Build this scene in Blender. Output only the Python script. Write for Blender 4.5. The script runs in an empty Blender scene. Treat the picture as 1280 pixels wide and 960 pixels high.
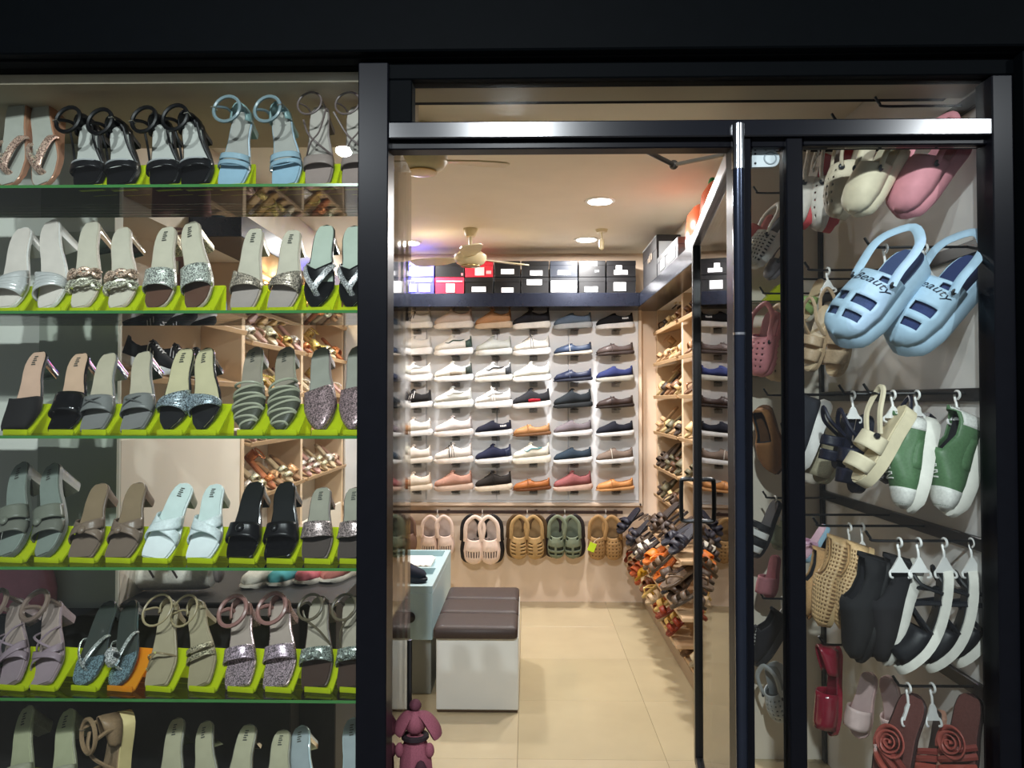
import bpy, math, random
from mathutils import Vector, Matrix
random.seed(7)
sc = bpy.context.scene
COL = sc.collection
PI = math.pi
R = math.radians

# ------------------------------------------------------------------ camera
EYE = Vector((0, 0, 1.45))
FPX = 950.0
YAW, PITCH = R(1.1), R(1.2)
cam_data = bpy.data.cameras.new('camera')
cam_data.sensor_width = 36.0
cam_data.lens = 36.0 * FPX / 1280.0
cam_data.clip_start = 0.05
cam = bpy.data.objects.new('camera', cam_data)
cam.location = EYE
cam.rotation_euler = (PI / 2 + PITCH, 0, YAW)
COL.objects.link(cam)
sc.camera = cam
F_ = Vector((-math.sin(YAW) * math.cos(PITCH), math.cos(YAW) * math.cos(PITCH), math.sin(PITCH)))
R_ = Vector((math.cos(YAW), math.sin(YAW), 0))
U_ = R_.cross(F_)

def at(px, py, Y):
    """point of the plane at distance Y that the photograph shows at px, py"""
    d = F_ + R_ * ((px - 640) / FPX) + U_ * ((480 - py) / FPX)
    return EYE + d * (Y / d.y)

def proj(p):
    q = p - EYE
    w = q.dot(F_)
    return 640 + FPX * q.dot(R_) / w, 480 - FPX * q.dot(U_) / w

# ------------------------------------------------------------------ world, exposure
sc.view_settings.view_transform = 'Standard'
sc.view_settings.look = 'None'
sc.view_settings.exposure = 0.0
sc.view_settings.gamma = 1.0
world = bpy.data.worlds.new('night')
sc.world = world
world.use_nodes = True
world.node_tree.nodes['Background'].inputs[0].default_value = (0.86, 0.93, 1.0, 1)
world.node_tree.nodes['Background'].inputs[1].default_value = 0.30
sc.cycles.transparent_max_bounces = 24
sc.cycles.max_bounces = 10
sc.cycles.caustics_reflective = False
sc.cycles.caustics_refractive = False
P_CEIL = 27.0      # each round ceiling lamp, W
P_CANOPY = 53.0     # each lamp outside
P_STRIP = 1.2      # warm strips in the wall bays

def area(name, loc, rot, size, power, col, shape='DISK', size_y=None):
    l = bpy.data.lights.new(name, 'AREA')
    l.shape = shape
    l.size = size
    if size_y: l.size_y = size_y
    l.energy = power
    l.color = col
    o = bpy.data.objects.new(name, l)
    o.location = loc
    o.rotation_euler = rot
    COL.objects.link(o)
    return o

# ------------------------------------------------------------------ materials
def lin(c):
    out = []
    for v in c:
        v = v / 255.0
        out.append(v / 12.92 if v <= 0.04045 else ((v + 0.055) / 1.055) ** 2.4)
    return tuple(out)

MATS = {}
def mat(c, kind='leather', rough=None, metal=0.0):
    """procedural material keyed by colour and kind"""
    key = (tuple(c), kind, rough, metal)
    if key in MATS: return MATS[key]
    m = bpy.data.materials.new('%s_%d' % (kind, len(MATS)))
    m.use_nodes = True
    nt = m.node_tree
    b = nt.nodes['Principled BSDF']
    L = lin(c)
    if kind in ('fabric', 'leather', 'satin', 'foam', 'paint'): b.inputs['Specular IOR Level'].default_value = .3
    base = {'leather': .42, 'fabric': .85, 'patent': .12, 'glitter': .3, 'foam': .6, 'plastic': .35, 'satin': .3,
            'paint': .7, 'metal': .25, 'card': .5, 'pearl': .25, 'tile': .24, 'gloss': .2}.get(kind, .5)
    b.inputs['Roughness'].default_value = base if rough is None else rough
    b.inputs['Metallic'].default_value = metal
    tc = nt.nodes.new('ShaderNodeTexCoord')
    if kind == 'glitter':
        v = nt.nodes.new('ShaderNodeTexVoronoi')
        v.inputs['Scale'].default_value = 420
        nt.links.new(tc.outputs['Object'], v.inputs['Vector'])
        r = nt.nodes.new('ShaderNodeValToRGB')
        r.color_ramp.elements[0].position = .3
        r.color_ramp.elements[1].position = .7
        r.color_ramp.elements[0].color = (L[0] * .4, L[1] * .4, L[2] * .4, 1)
        r.color_ramp.elements[1].color = (min(1, L[0] * 2.3), min(1, L[1] * 2.3), min(1, L[2] * 2.3), 1)
        nt.links.new(v.outputs['Color'], r.inputs['Fac'])
        nt.links.new(r.outputs['Color'], b.inputs['Base Color'])
        b.inputs['Metallic'].default_value = .45
        bp = nt.nodes.new('ShaderNodeBump')
        bp.inputs['Strength'].default_value = .7
        bp.inputs['Distance'].default_value = .002
        nt.links.new(v.outputs['Color'], bp.inputs['Height'])
        nt.links.new(bp.outputs['Normal'], b.inputs['Normal'])
    else:
        n = nt.nodes.new('ShaderNodeTexNoise')
        n.inputs['Scale'].default_value = {'fabric': 380, 'leather': 160, 'paint': 3, 'tile': 2.2, 'card': 12, 'foam': 40}.get(kind, 25)
        n.inputs['Detail'].default_value = 4
        nt.links.new(tc.outputs['Object'], n.inputs['Vector'])
        a = {'paint': .05, 'tile': .10, 'fabric': .25, 'leather': .14}.get(kind, .08)
        r = nt.nodes.new('ShaderNodeValToRGB')
        r.color_ramp.elements[0].position = .25
        r.color_ramp.elements[1].position = .75
        r.color_ramp.elements[0].color = tuple(x * (1 - a) for x in L) + (1,)
        r.color_ramp.elements[1].color = tuple(min(1, x * (1 + a)) for x in L) + (1,)
        nt.links.new(n.outputs['Fac'], r.inputs['Fac'])
        nt.links.new(r.outputs['Color'], b.inputs['Base Color'])
        if kind in ('fabric', 'leather'):
            bp = nt.nodes.new('ShaderNodeBump')
            bp.inputs['Strength'].default_value = .25
            bp.inputs['Distance'].default_value = .001
            nt.links.new(n.outputs['Fac'], bp.inputs['Height'])
            nt.links.new(bp.outputs['Normal'], b.inputs['Normal'])
    if kind == 'pearl': b.inputs['Metallic'].default_value = .3
    if kind == 'patent': b.inputs['Coat Weight'].default_value = .6
    MATS[key] = m
    return m

def glass_mat(name, tint=(1, 1, 1), rough=0.0, ior=1.5, min_ref=0.0):
    m = bpy.data.materials.new(name)
    m.use_nodes = True
    nt = m.node_tree
    nt.nodes.clear()
    out = nt.nodes.new('ShaderNodeOutputMaterial')
    mix = nt.nodes.new('ShaderNodeMixShader')
    t = nt.nodes.new('ShaderNodeBsdfTransparent')
    t.inputs[0].default_value = tint + (1,)
    g = nt.nodes.new('ShaderNodeBsdfGlossy')
    g.inputs['Roughness'].default_value = rough
    fr = nt.nodes.new('ShaderNodeFresnel')
    fr.inputs['IOR'].default_value = ior
    nt.links.new(fr.outputs[0], mix.inputs[0])
    nt.links.new(t.outputs[0], mix.inputs[1])
    nt.links.new(g.outputs[0], mix.inputs[2])
    nt.links.new(mix.outputs[0], out.inputs[0])
    return m

GLASS = glass_mat('window_glass', (.97, .985, .975), ior=1.33)
GLASS_DOOR = glass_mat('door_glass', (.96, .97, .96), ior=1.62)
GLASS_SHELF = glass_mat('shelf_glass', (.86, .93, .87), ior=1.45)
GLASS_SIDE = glass_mat('side_glass', (.80, .79, .76), rough=.04, ior=1.9)
CLEAR = glass_mat('clear_plastic', (.88, .9, .9), rough=.05, ior=1.5)

def neon(c, name):
    m = bpy.data.materials.new(name)
    m.use_nodes = True
    nt = m.node_tree
    b = nt.nodes['Principled BSDF']
    L = lin(c)
    b.inputs['Base Color'].default_value = L + (1,)
    b.inputs['Roughness'].default_value = .12
    out = nt.nodes['Material Output']
    tr = nt.nodes.new('ShaderNodeBsdfTranslucent')
    tr.inputs[0].default_value = L + (1,)
    tp = nt.nodes.new('ShaderNodeBsdfTransparent')
    tp.inputs[0].default_value = tuple(x ** .5 for x in L) + (1,)
    a = nt.nodes.new('ShaderNodeMixShader'); a.inputs[0].default_value = .5
    c2 = nt.nodes.new('ShaderNodeMixShader'); c2.inputs[0].default_value = .25
    nt.links.new(b.outputs[0], a.inputs[1]); nt.links.new(tr.outputs[0], a.inputs[2])
    nt.links.new(a.outputs[0], c2.inputs[1]); nt.links.new(tp.outputs[0], c2.inputs[2])
    nt.links.new(c2.outputs[0], out.inputs[0])
    return m
NEON = neon((226, 240, 40), 'neon_acrylic')
NEON_O = neon((255, 186, 50), 'orange_acrylic')

def emit(name, c, s):
    m = bpy.data.materials.new(name)
    m.use_nodes = True
    b = m.node_tree.nodes['Principled BSDF']
    b.inputs['Base Color'].default_value = (1, 1, 1, 1)
    b.inputs['Emission Color'].default_value = c + (1,)
    b.inputs['Emission Strength'].default_value = s
    return m
LAMP = emit('lamp_diffuser', (1, .98, .94), 12)

# ------------------------------------------------------------------ mesh helpers
class MB:
    def __init__(s): s.v = []; s.f = []
    def add(s, vs, fs):
        b = len(s.v)
        s.v += [Vector(v) for v in vs]
        s.f += [tuple(b + i for i in f) for f in fs]
        return s
    def box(s, x0, x1, y0, y1, z0, z1):
        vs = [(x, y, z) for z in (z0, z1) for y in (y0, y1) for x in (x0, x1)]
        return s.add(vs, [(0, 2, 3, 1), (4, 5, 7, 6), (0, 1, 5, 4), (2, 6, 7, 3), (0, 4, 6, 2), (1, 3, 7, 5)])
    def bbox(s, x0, x1, y0, y1, z0, z1, r=.004):
        """box with chamfered edges"""
        r = min(r, (x1 - x0) * .45, (y1 - y0) * .45, (z1 - z0) * .45)
        rings = []
        for z, i in ((z0, r), (z0 + r, 0), (z1 - r, 0), (z1, r)):
            a, b, c, d = x0 + i, x1 - i, y0 + i, y1 - i
            k = r * .9
            rings.append([(a + k, c, z), (b - k, c, z), (b, c + k, z), (b, d - k, z), (b - k, d, z), (a + k, d, z), (a, d - k, z), (a, c + k, z)])
        return s.loft(rings)
    def loft(s, rings, cap=True, closed=False):
        n = len(rings[0]); vs = [p for r in rings for p in r]; fs = []
        m = len(rings)
        for i in range(m if closed else m - 1):
            a, b = i * n, ((i + 1) % m) * n
            for j in range(n):
                k = (j + 1) % n
                fs.append((a + j, a + k, b + k, b + j))
        if cap and not closed:
            fs.append(tuple(range(n - 1, -1, -1))); fs.append(tuple((m - 1) * n + j for j in range(n)))
        return s.add(vs, fs)
    def grid(s, rows, mask=None):
        n = len(rows[0]); vs = [p for r in rows for p in r]; fs = []
        for i in range(len(rows) - 1):
            for j in range(n - 1):
                if mask and not mask(i, j): continue
                fs.append((i * n + j, i * n + j + 1, (i + 1) * n + j + 1, (i + 1) * n + j))
        return s.add(vs, fs)
    def tube(s, pts, r, n=6, closed=False, flat=1.0):
        pts = [Vector(p) for p in pts]; m = len(pts); rings = []
        up = None
        for i, p in enumerate(pts):
            a = pts[(i - 1) % m] if (closed or i > 0) else p
            b = pts[(i + 1) % m] if (closed or i < m - 1) else p
            t = (b - a)
            t = t.normalized() if t.length > 1e-9 else Vector((0, 0, 1))
            if up is None:
                up = Vector((0, 0, 1)) if abs(t.z) < .9 else Vector((0, 1, 0))
            u = up - t * up.dot(t)
            u = u.normalized() if u.length > 1e-6 else Vector((1, 0, 0)).cross(t).normalized()
            up = u
            w = t.cross(u)
            rr = r[i] if isinstance(r, (list, tuple)) else r
            rings.append([p + u * (rr * flat * math.cos(k * 2 * PI / n)) + w * (rr * math.sin(k * 2 * PI / n)) for k in range(n)])
        return s.loft(rings, closed=closed)
    def lathe(s, prof, c=(0, 0, 0), n=20):
        c = Vector(c)
        rings = [[c + Vector((r * math.cos(k * 2 * PI / n), r * math.sin(k * 2 * PI / n), z)) for k in range(n)] for r, z in prof]
        return s.loft(rings)
    def ball(s, c, rx, ry=None, rz=None, n=10, m=7):
        ry = ry or rx; rz = rz or rx; c = Vector(c)
        rings = []
        for i in range(m + 1):
            a = -PI / 2 + PI * i / m
            k = max(math.cos(a), .02)
            rings.append([c + Vector((rx * k * math.cos(j * 2 * PI / n), ry * k * math.sin(j * 2 * PI / n), rz * math.sin(a))) for j in range(n)])
        return s.loft(rings)
    def build(s, name, m, parent=None, smooth=True, solid=0.0):
        me = bpy.data.meshes.new(name)
        me.from_pydata([tuple(v) for v in s.v], [], s.f)
        me.validate()
        me.materials.append(m)
        if smooth:
            me.polygons.foreach_set('use_smooth', [True] * len(me.polygons))
            me.set_sharp_from_angle(angle=R(42))
        o = bpy.data.objects.new(name, me)
        COL.objects.link(o)
        if parent: o.parent = parent
        if solid:
            md = o.modifiers.new('thickness', 'SOLIDIFY'); md.thickness = solid; md.offset = 0
        return o

LABELS = {}
def tag(o, label, cat, group=None):
    if label in LABELS: print('DUP LABEL', label)
    n = len(label.replace(',', '').split())
    if n < 4 or n > 16: print('LABEL LENGTH', n, label)
    LABELS[label] = 1
    o['label'] = label; o['category'] = cat
    if group: o['group'] = group
    return o

def thing(name, label, cat, mw=None, group=None):
    o = bpy.data.objects.new(name, None)
    o.empty_display_size = .05
    COL.objects.link(o)
    if mw is not None: o.matrix_world = mw
    return tag(o, label, cat, group)

def struct(name, mb, m, smooth=False):
    o = mb.build(name, m, smooth=smooth)
    o['kind'] = 'structure'
    return o

def catmull(pts, k=5):
    P = [Vector(p) for p in pts]; out = []
    for i in range(len(P) - 1):
        p0 = P[max(i - 1, 0)]; p1 = P[i]; p2 = P[i + 1]; p3 = P[min(i + 2, len(P) - 1)]
        for j in range(k):
            t = j / k
            out.append(.5 * ((2 * p1) + (p2 - p0) * t + (2 * p0 - 5 * p1 + 4 * p2 - p3) * t * t + (3 * p1 - p0 - 3 * p2 + p3) * t ** 3))
    out.append(P[-1])
    return out

def frame(origin, x, y, z):
    m = Matrix.Identity(4)
    for i, a in enumerate((x, y, z)):
        m[0][i], m[1][i], m[2][i] = a
    m[0][3], m[1][3], m[2][3] = origin
    return m

# ------------------------------------------------------------------ shoe parts
OUT = {
 'round': [(0, .0), (.012, .3), (.045, .6), (.11, .84), (.28, 1), (.45, .88), (.62, .74), (.85, .72), (.94, .6), (.985, .34), (1, .0)],
 'square': [(0, .66), (.012, .76), (.06, .86), (.15, .95), (.28, 1), (.45, .86), (.62, .7), (.85, .68), (.94, .58), (.985, .34), (1, .0)],
 'point': [(0, .08), (.015, .2), (.06, .42), (.14, .74), (.28, 1), (.45, .88), (.62, .7), (.85, .68), (.94, .58), (.985, .34), (1, .0)],
 'clog': [(0, .0), (.012, .34), (.045, .66), (.11, .9), (.28, 1), (.45, .9), (.62, .82), (.85, .84), (.94, .7), (.985, .4), (1, .0)],
}
TS = [0, .012, .045, .08, .13, .19, .26, .33, .40, .47, .54, .61, .68, .75, .82, .88, .93, .97, .99, 1]

def interp(tab, t):
    if t <= tab[0][0]: return tab[0][1]
    for (a, va), (b, vb) in zip(tab, tab[1:]):
        if t <= b: return va + (vb - va) * (t - a) / (b - a)
    return tab[-1][1]

class Last:
    """shape a shoe is built on: toe at the origin, heel along +y, up +z"""
    def __init__(s, L=.25, W=.085, toe='round', angs=((0, 0), (1, 0)), th=.008, side=1, bend=.06):
        s.L, s.W, s.toe, s.angs, s.th, s.side, s.bend = L, W, OUT[toe], angs, th, side, bend
        n = 80; y, z = 0.0, th; s.p = [(y, z)]
        for i in range(n):
            a = R(interp(angs, (i + .5) / n))
            y += L / n * math.cos(a); z += L / n * math.sin(a)
            s.p.append((y, z))
    def P(s, t):
        k = min(max(t, 0), 1) * 80; i = min(int(k), 79); f = k - i
        a, b = s.p[i], s.p[i + 1]
        return a[0] + (b[0] - a[0]) * f, a[1] + (b[1] - a[1]) * f
    def w(s, t): return interp(s.toe, t) * s.W / 2
    def c(s, t): return s.side * s.bend * s.W * math.sin(PI * min(1, t * 1.25)) * .6
    def pt(s, t, u, n=0.0):
        y, z = s.P(t); a = R(interp(s.angs, t))
        return Vector((s.c(t) + u * s.w(t), y - math.sin(a) * n, z + math.cos(a) * n))

def sole_mb(l, wedge=None, scale=1.0, th=None, top=0.0):
    mb = MB(); rings = []
    th = th or l.th
    for t in TS:
        r = [l.pt(t, u * scale, n + top) for u, n in ((-1, -.0015), (-.94, 0), (.94, 0), (1, -.0015))]
        if wedge:
            bt = [l.pt(t, u * scale, 0) for u in (.97, -.97)]
            k = interp(((0, 1.0), (1, wedge)), t)
            for p, u in zip(bt, (.97, -.97)):
                q = l.pt(t, u * scale, -th)
                r.append(Vector((p.x, p.y, 0.0)) if q.z > 0.002 and wedge else q)
        else:
            r += [l.pt(t, .97 * scale, -th), l.pt(t, -.97 * scale, -th)]
        rings.append(r)
    return mb.loft(rings)

def insole_mb(l, k=.9):
    rings = []
    for t in TS[1:-1]:
        tt = .015 + t * .97
        rings.append([l.pt(tt, -k, .0005), l.pt(tt, -k + .04, .003), l.pt(tt, k - .04, .003), l.pt(tt, k, .0005)])
    return MB().loft(rings)

def dome_mb(l, ta, tb, h, nT=10, nS=12, p=.6, k=1.0, base=0.0, mask=None, s0=0.0, s1=1.0):
    """upper spanning the foot; ta, tb, h may be numbers or functions"""
    fa = ta if callable(ta) else (lambda s: ta)
    fb = tb if callable(tb) else (lambda s: tb)
    fh = h if callable(h) else (lambda t: h)
    rows = []
    for i in range(nT + 1):
        row = []
        for j in range(nS + 1):
            s = s0 + (s1 - s0) * j / nS
            th = PI * s
            t = fa(s) + (fb(s) - fa(s)) * i / nT
            row.append(l.pt(t, -math.cos(th) * k, base + fh(t) * max(math.sin(th), 0) ** p))
        rows.append(row)
    m = (lambda i, j: mask((i + .5) / nT, s0 + (s1 - s0) * (j + .5) / nS)) if mask else None
    return MB().grid(rows, m)

def strap(l, pts, r=.003, k=6, flat=1.0):
    return MB().tube(catmull([l.pt(*q) for q in pts], k), r, 6, flat=flat)

def ring_mb(l, t, n, rad, r=.003, tilt=0.0, flat=1.0, ex=1.0):
    c = l.pt(t, 0, n); a = R(interp(l.angs, t)) + tilt
    ey = Vector((0, math.cos(a), math.sin(a)))
    return MB().tube([c + Vector((math.cos(q) * rad * ex, 0, 0)) + ey * (math.sin(q) * rad) for q in [i * 2 * PI / 20 for i in range(20)]], r, 6, closed=True, flat=flat)

def heel_mb(l, taper=.8, t0=.80, shift=0.0):
    """block heel from the underside of the heel seat straight down to the ground"""
    ts = (t0, .86, .92, .965, .99)
    ring = [l.pt(t, .9, -l.th * .6) for t in ts] + [l.pt(t, -.9, -l.th * .6) for t in reversed(ts)]
    c = sum(ring, Vector()) / len(ring)
    rings = []
    for f in (0, .35, .7, 1.0):
        k = 1 - (1 - taper) * min(1, f * 1.25)
        rr = []
        for q in ring:
            z = q.z * (1 - f)
            rr.append(Vector((c.x + (q.x - c.x) * k, c.y + (q.y - c.y) * k - shift * f, z)))
        rings.append(rr)
    return MB().loft(rings)

# ------------------------------------------------------------------ heeled sandal
HEELED = ((0, 2), (.22, 4), (.36, 22), (.6, 30), (.74, 20), (.85, 11), (1, 8))
LOW = ((0, 2), (.25, 3), (.4, 12), (.6, 16), (.78, 8), (1, 5))
WEDGE = ((0, 4), (.25, 6), (.4, 14), (.7, 16), (.85, 8), (1, 5))
FLAT = ((0, 6), (.15, 2), (.4, 2), (.6, 4), (1, 0))

def cross_edges(front, back, w, sgn):
    """band running diagonally from front on one side to back on the other"""
    f = (lambda s: front + (back - front) * s) if sgn > 0 else (lambda s: back + (front - back) * s)
    return f, (lambda s: f(s) + w)

def sandal_parts(root, d, L, side=1):
    """d: recipe of a sandal; returns nothing, hangs the parts on root"""
    l = Last(L, d.get('W', .34) * L, d.get('toe', 'square'), d.get('angs', HEELED), d.get('th', .008), side)
    sole = mat(*d['sole']); ins = mat(*d['insole']); up = mat(*d['up']) if d.get('up') else None
    if d.get('wedge'):
        sole_mb(l, wedge=1.0).build('sole', sole, root)
    else:
        sole_mb(l).build('sole', sole, root)
    io = insole_mb(l).build('insole', ins, root)
    if d.get('toepad'):
        rings = [[l.pt(t, u, n) for u, n in ((-.93, .002), (-.9, .0045), (.9, .0045), (.93, .002))] for t in (.004, .02, .05, .1, .16, .22, .28, .33)]
        MB().loft(rings).build('toe_pad', mat(*d['toepad']), root)
    hl = d.get('heel')
    if hl:
        hm = CLEAR if hl[0] == 'clear' else mat(*hl[0])
        heel_mb(l, hl[1]).build('heel', hm, root)
    if d.get('logo'):
        mb = MB()
        for i in range(5):
            t = .80 + i * .026
            mb.add([l.pt(t, -.22, .0042), l.pt(t, .2 - .1 * (i % 2), .0042), l.pt(t + .014, .2 - .1 * (i % 2), .0042), l.pt(t + .014, -.22, .0042)], [(0, 1, 2, 3)])
        mb.build('stamped_mark', mat((70, 72, 66), 'plastic'), io, smooth=False)
    for op in d['ops']:
        k = op[0]
        if k == 'band':
            _, ta, tb, h, c = op[:5]
            o = mat(*c) if c else up
            dome_mb(l, ta, tb, h, nT=6, nS=14, p=.75, k=1.02).build('band', o, root, solid=.003)
        elif k == 'fan':      # narrow on the inner side, wide on the outer
            _, ta, tb, h, c, sg = op
            o = mat(*c) if c else up
            sg = sg * side
            fa = (lambda s: ta + .05 * ((s if sg > 0 else 1 - s)))
            fb = (lambda s: tb - (tb - ta) * .55 * ((s if sg > 0 else 1 - s)))
            bo = dome_mb(l, fa, fb, h, nT=6, nS=14, p=.75, k=1.02).build('band', o, root, solid=.003)
            mb = MB()
            for q in (.25, .5, .75):
                pts = []
                for s in [i / 12 for i in range(13)]:
                    t = fa(s) + (fb(s) - fa(s)) * q
                    pts.append(l.pt(t, -math.cos(PI * s) * 1.03, h * max(math.sin(PI * s), 0) ** .75 + .002))
                mb.tube(pts, .0016, 5)
            mb.build('pleat', o, bo)
        elif k == 'cross':
            _, fr, bk, w, h, c = op
            o = mat(*c) if c else up
            for n, sg in enumerate((1, -1)):
                fa, fb = cross_edges(fr, bk, w, sg * side)
                hh = h + .004 * n
                dome_mb(l, fa, fb, hh, nT=4, nS=14, p=.75, k=1.02).build('cross_strap', o, root, solid=.003)
        elif k == 'knot':
            _, t, h, c = op
            MB().ball(l.pt(t, -.1 * side, h), .012, .014, .008).build('knot', mat(*c) if c else up, root)
        elif k == 'thong':
            _, tf, tbk, h, r, c = op
            o = mat(*c) if c else up
            for sg in (-1, 1):
                strap(l, [(tf, .06, .002), (tf + .03, .05 * sg, h * .8), ((tf + tbk) / 2, .5 * sg, h), (tbk - .05, .93 * sg, h * .55), (tbk, 1.0 * sg, -.002)], r, flat=.45).build('thong_strap', o, root)
        elif k == 'tubes':
            _, lst, r, c = op
            o = mat(*c) if c else up
            for pts in lst:
                strap(l, [(t, u * side, n) for t, u, n in pts], r, flat=.8).build('strap', o, root)
        elif k == 'ankle':
            _, t, n, rad, r, c = op[:6]
            o = mat(*c) if c else up
            rg = ring_mb(l, t, n, rad, r, flat=1.0).build('ankle_strap', o, root)
            for sg in (-1, 1):
                c0 = l.pt(t, 0, n)
                strap(l, [(.9, .85 * sg, 0), (.9, .95 * sg, n * .5), (t + .02, (rad / max(l.w(t), .01)) * .98 * sg, n)], r * .9).build('side_strap', o, root)
            if len(op) > 6:
                MB().tube([l.pt(t, (rad / l.w(t)) * side, n) + Vector((x * .006, 0, z * .006)) for x, z in ((-1, -1), (1, -1), (1, 1), (-1, 1))], .0013, 5, closed=True).build('buckle', mat((210, 205, 190), 'metal', None, .9), rg)
        elif k == 'cup':
            _, t0, h, c = op
            o = mat(*c) if c else up
            dome_mb(l, t0, 1.0, lambda t: h * (.45 + .55 * (t - t0) / (1 - t0)), nT=7, nS=14, p=.5, k=1.03, mask=lambda a, s: not (.25 < s < .75 and a < .93)).build('heel_cup', o, root, solid=.003)
        elif k == 'closed':
            _, tb, h, c = op
            o = mat(*c) if c else up
            dome_mb(l, .004, lambda s: tb - .06 * math.sin(PI * s), lambda t: .006 + h * min(1, (t / tb) ** .7), nT=9, nS=14, p=.65, k=1.02).build('toe_upper', o, root, solid=.003)
        elif k == 'stripes':
            _, ta, tb, h, n, c = op
            o = mat(*c) if c else up
            for i in range(n):
                t = ta + (tb - ta) * i / (n - 1)
                pts = []
                for s in [q / 12 for q in range(13)]:
                    tt = t + .06 * (s - .5) * side * (1 if i % 2 else -.6)
                    hh = .006 + h * min(1, (tt / tb) ** .6)
                    pts.append(l.pt(max(tt, .01), -math.cos(PI * s) * 1.03, hh * max(math.sin(PI * s), 0) ** .65))
                MB().tube(pts, .0036, 6).build('woven_strip', o, root)
        elif k == 'gems':
            _, pts, r, c = op
            mb = MB()
            for t, u, n in pts:
                mb.ball(l.pt(t, u * side, n), r, n=6, m=4)
            mb.build('ornament', mat(*c), root)
        elif k == 'braid':
            _, t, h, c = op
            mb = MB()
            for sg in (0, PI):
                pts = []
                for s in [q / 24 for q in range(25)]:
                    pts.append(l.pt(t + .035 * math.sin(s * 12 + sg), -math.cos(PI * s) * 1.02, h * max(math.sin(PI * s), 0) ** .75 + .003 * math.cos(s * 12 + sg)))
                mb.tube(pts, .006, 6)
            mb.build('braided_strap', mat(*c) if c else up, root)
    return l

# ================================================================== STRUCTURE
DF = 1.90           # distance of the shop front
DB = 5.50           # back wall
ZC = 2.51           # ceiling
XL, XR, XA = -1.33, .94, 1.20
def X(px, D): return at(px, 480, D).x
def Z(py, D): return at(650, py, D).z

FRAME_M = mat((12, 13, 18), 'metal', .3)
FRAME_M.node_tree.nodes['Principled BSDF'].inputs['Specular IOR Level'].default_value = .09
HEAD_M = mat((13, 15, 22), 'metal', .2)
FASCIA_M = mat((4, 6, 8), 'gloss', .6)
FASCIA_M.node_tree.nodes['Principled BSDF'].inputs['Specular IOR Level'].default_value = .03
WALL_M = mat((226, 217, 202), 'paint')
PANEL_M = mat((238, 239, 242), 'paint', .45)
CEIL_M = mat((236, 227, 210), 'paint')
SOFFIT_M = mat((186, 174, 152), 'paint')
PEACH_M = mat((238, 214, 190), 'paint')

# --- shop front frame
def fr(name, px0, py0, px1, py1, d0=DF, d1=DF + .06, m=None, r=.003):
    a, b = X(px0, d0), X(px1, d0)
    z1, z0 = Z(py0, d0), Z(py1, d0)
    return struct(name, MB().bbox(a, b, d0, d1, z0, z1, r), m or FRAME_M)

n_trim = [0]
def trim(*a, **k):
    n_trim[0] += 1
    return fr('trim_%d' % n_trim[0], *a, **k)
BOT = 1300
struct('trim_60', MB().bbox(-2.6, 2.6, DF - .05, DF + .3, Z(62, DF - .05), 3.2, .004), FASCIA_M)
struct('trim_61', MB().bbox(-2.6, 2.6, DF - .02, DF + .06, Z(76, DF), Z(62, DF), .003), FASCIA_M)
trim(446, 76, 484, BOT, d0=DF - .015, d1=DF + .075)       # post between display and doorway
trim(484, 76, 1280, 98, d0=DF, m=FASCIA_M)                            # head of the transom
trim(484, 98, 514, 152, d0=DF, m=FASCIA_M)                            # transom stub
trim(484, 151, 1245, 172, d0=DF - .012, d1=DF + .06, m=HEAD_M)      # door head
trim(484, 172, 930, 186, d0=DF + .01, d1=DF + .06)
trim(917, 172, 941, BOT, d0=DF, d1=DF + .06)              # hinge post
trim(985, 172, 1006, BOT, d0=DF, d1=DF + .055)            # display post
trim(1006, 172, 1245, 184, d0=DF + .01, d1=DF + .05)
trim(1245, 98, 1272, BOT, d0=DF - .012, d1=DF + .06)      # outer post
struct('trim_62', MB().bbox(X(1272, DF), 2.6, DF - .04, DF + .1, 0, Z(76, DF), .004), FASCIA_M)
trim(941, 172, 985, 186, d0=DF + .01, d1=DF + .05)
struct('trim_63', MB().box(X(484, DF), 2.6, DF - .02, DF + .06, 0, .06), FRAME_M)
struct('trim_64', MB().box(-2.6, X(446, DF), DF - .02, DF + .06, 0, .3), FRAME_M)

# --- panes
def pane(name, x0, x1, y0, y1, z0, z1, m):
    o = struct(name, MB().box(x0, x1, y0, y1, z0, z1), m)
    return o
pane('window_1', -2.6, X(446, DF), DF + .02, DF + .026, .3, Z(76, DF), GLASS)
pane('window_2', X(514, DF), X(1245, DF), DF + .02, DF + .026, Z(151, DF), Z(98, DF), GLASS)
pane('window_3', X(941, DF), X(985, DF), DF + .02, DF + .026, .06, Z(186, DF), GLASS)
pane('window_4', X(1006, DF), X(1245, DF), DF + .02, DF + .026, .06, Z(184, DF), GLASS)
XP = X(484, DF) - .004
pane('window_5', XP - .004, XP + .004, DF + .076, 2.29, .02, Z(186, DF) + .06, GLASS_SIDE)

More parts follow.
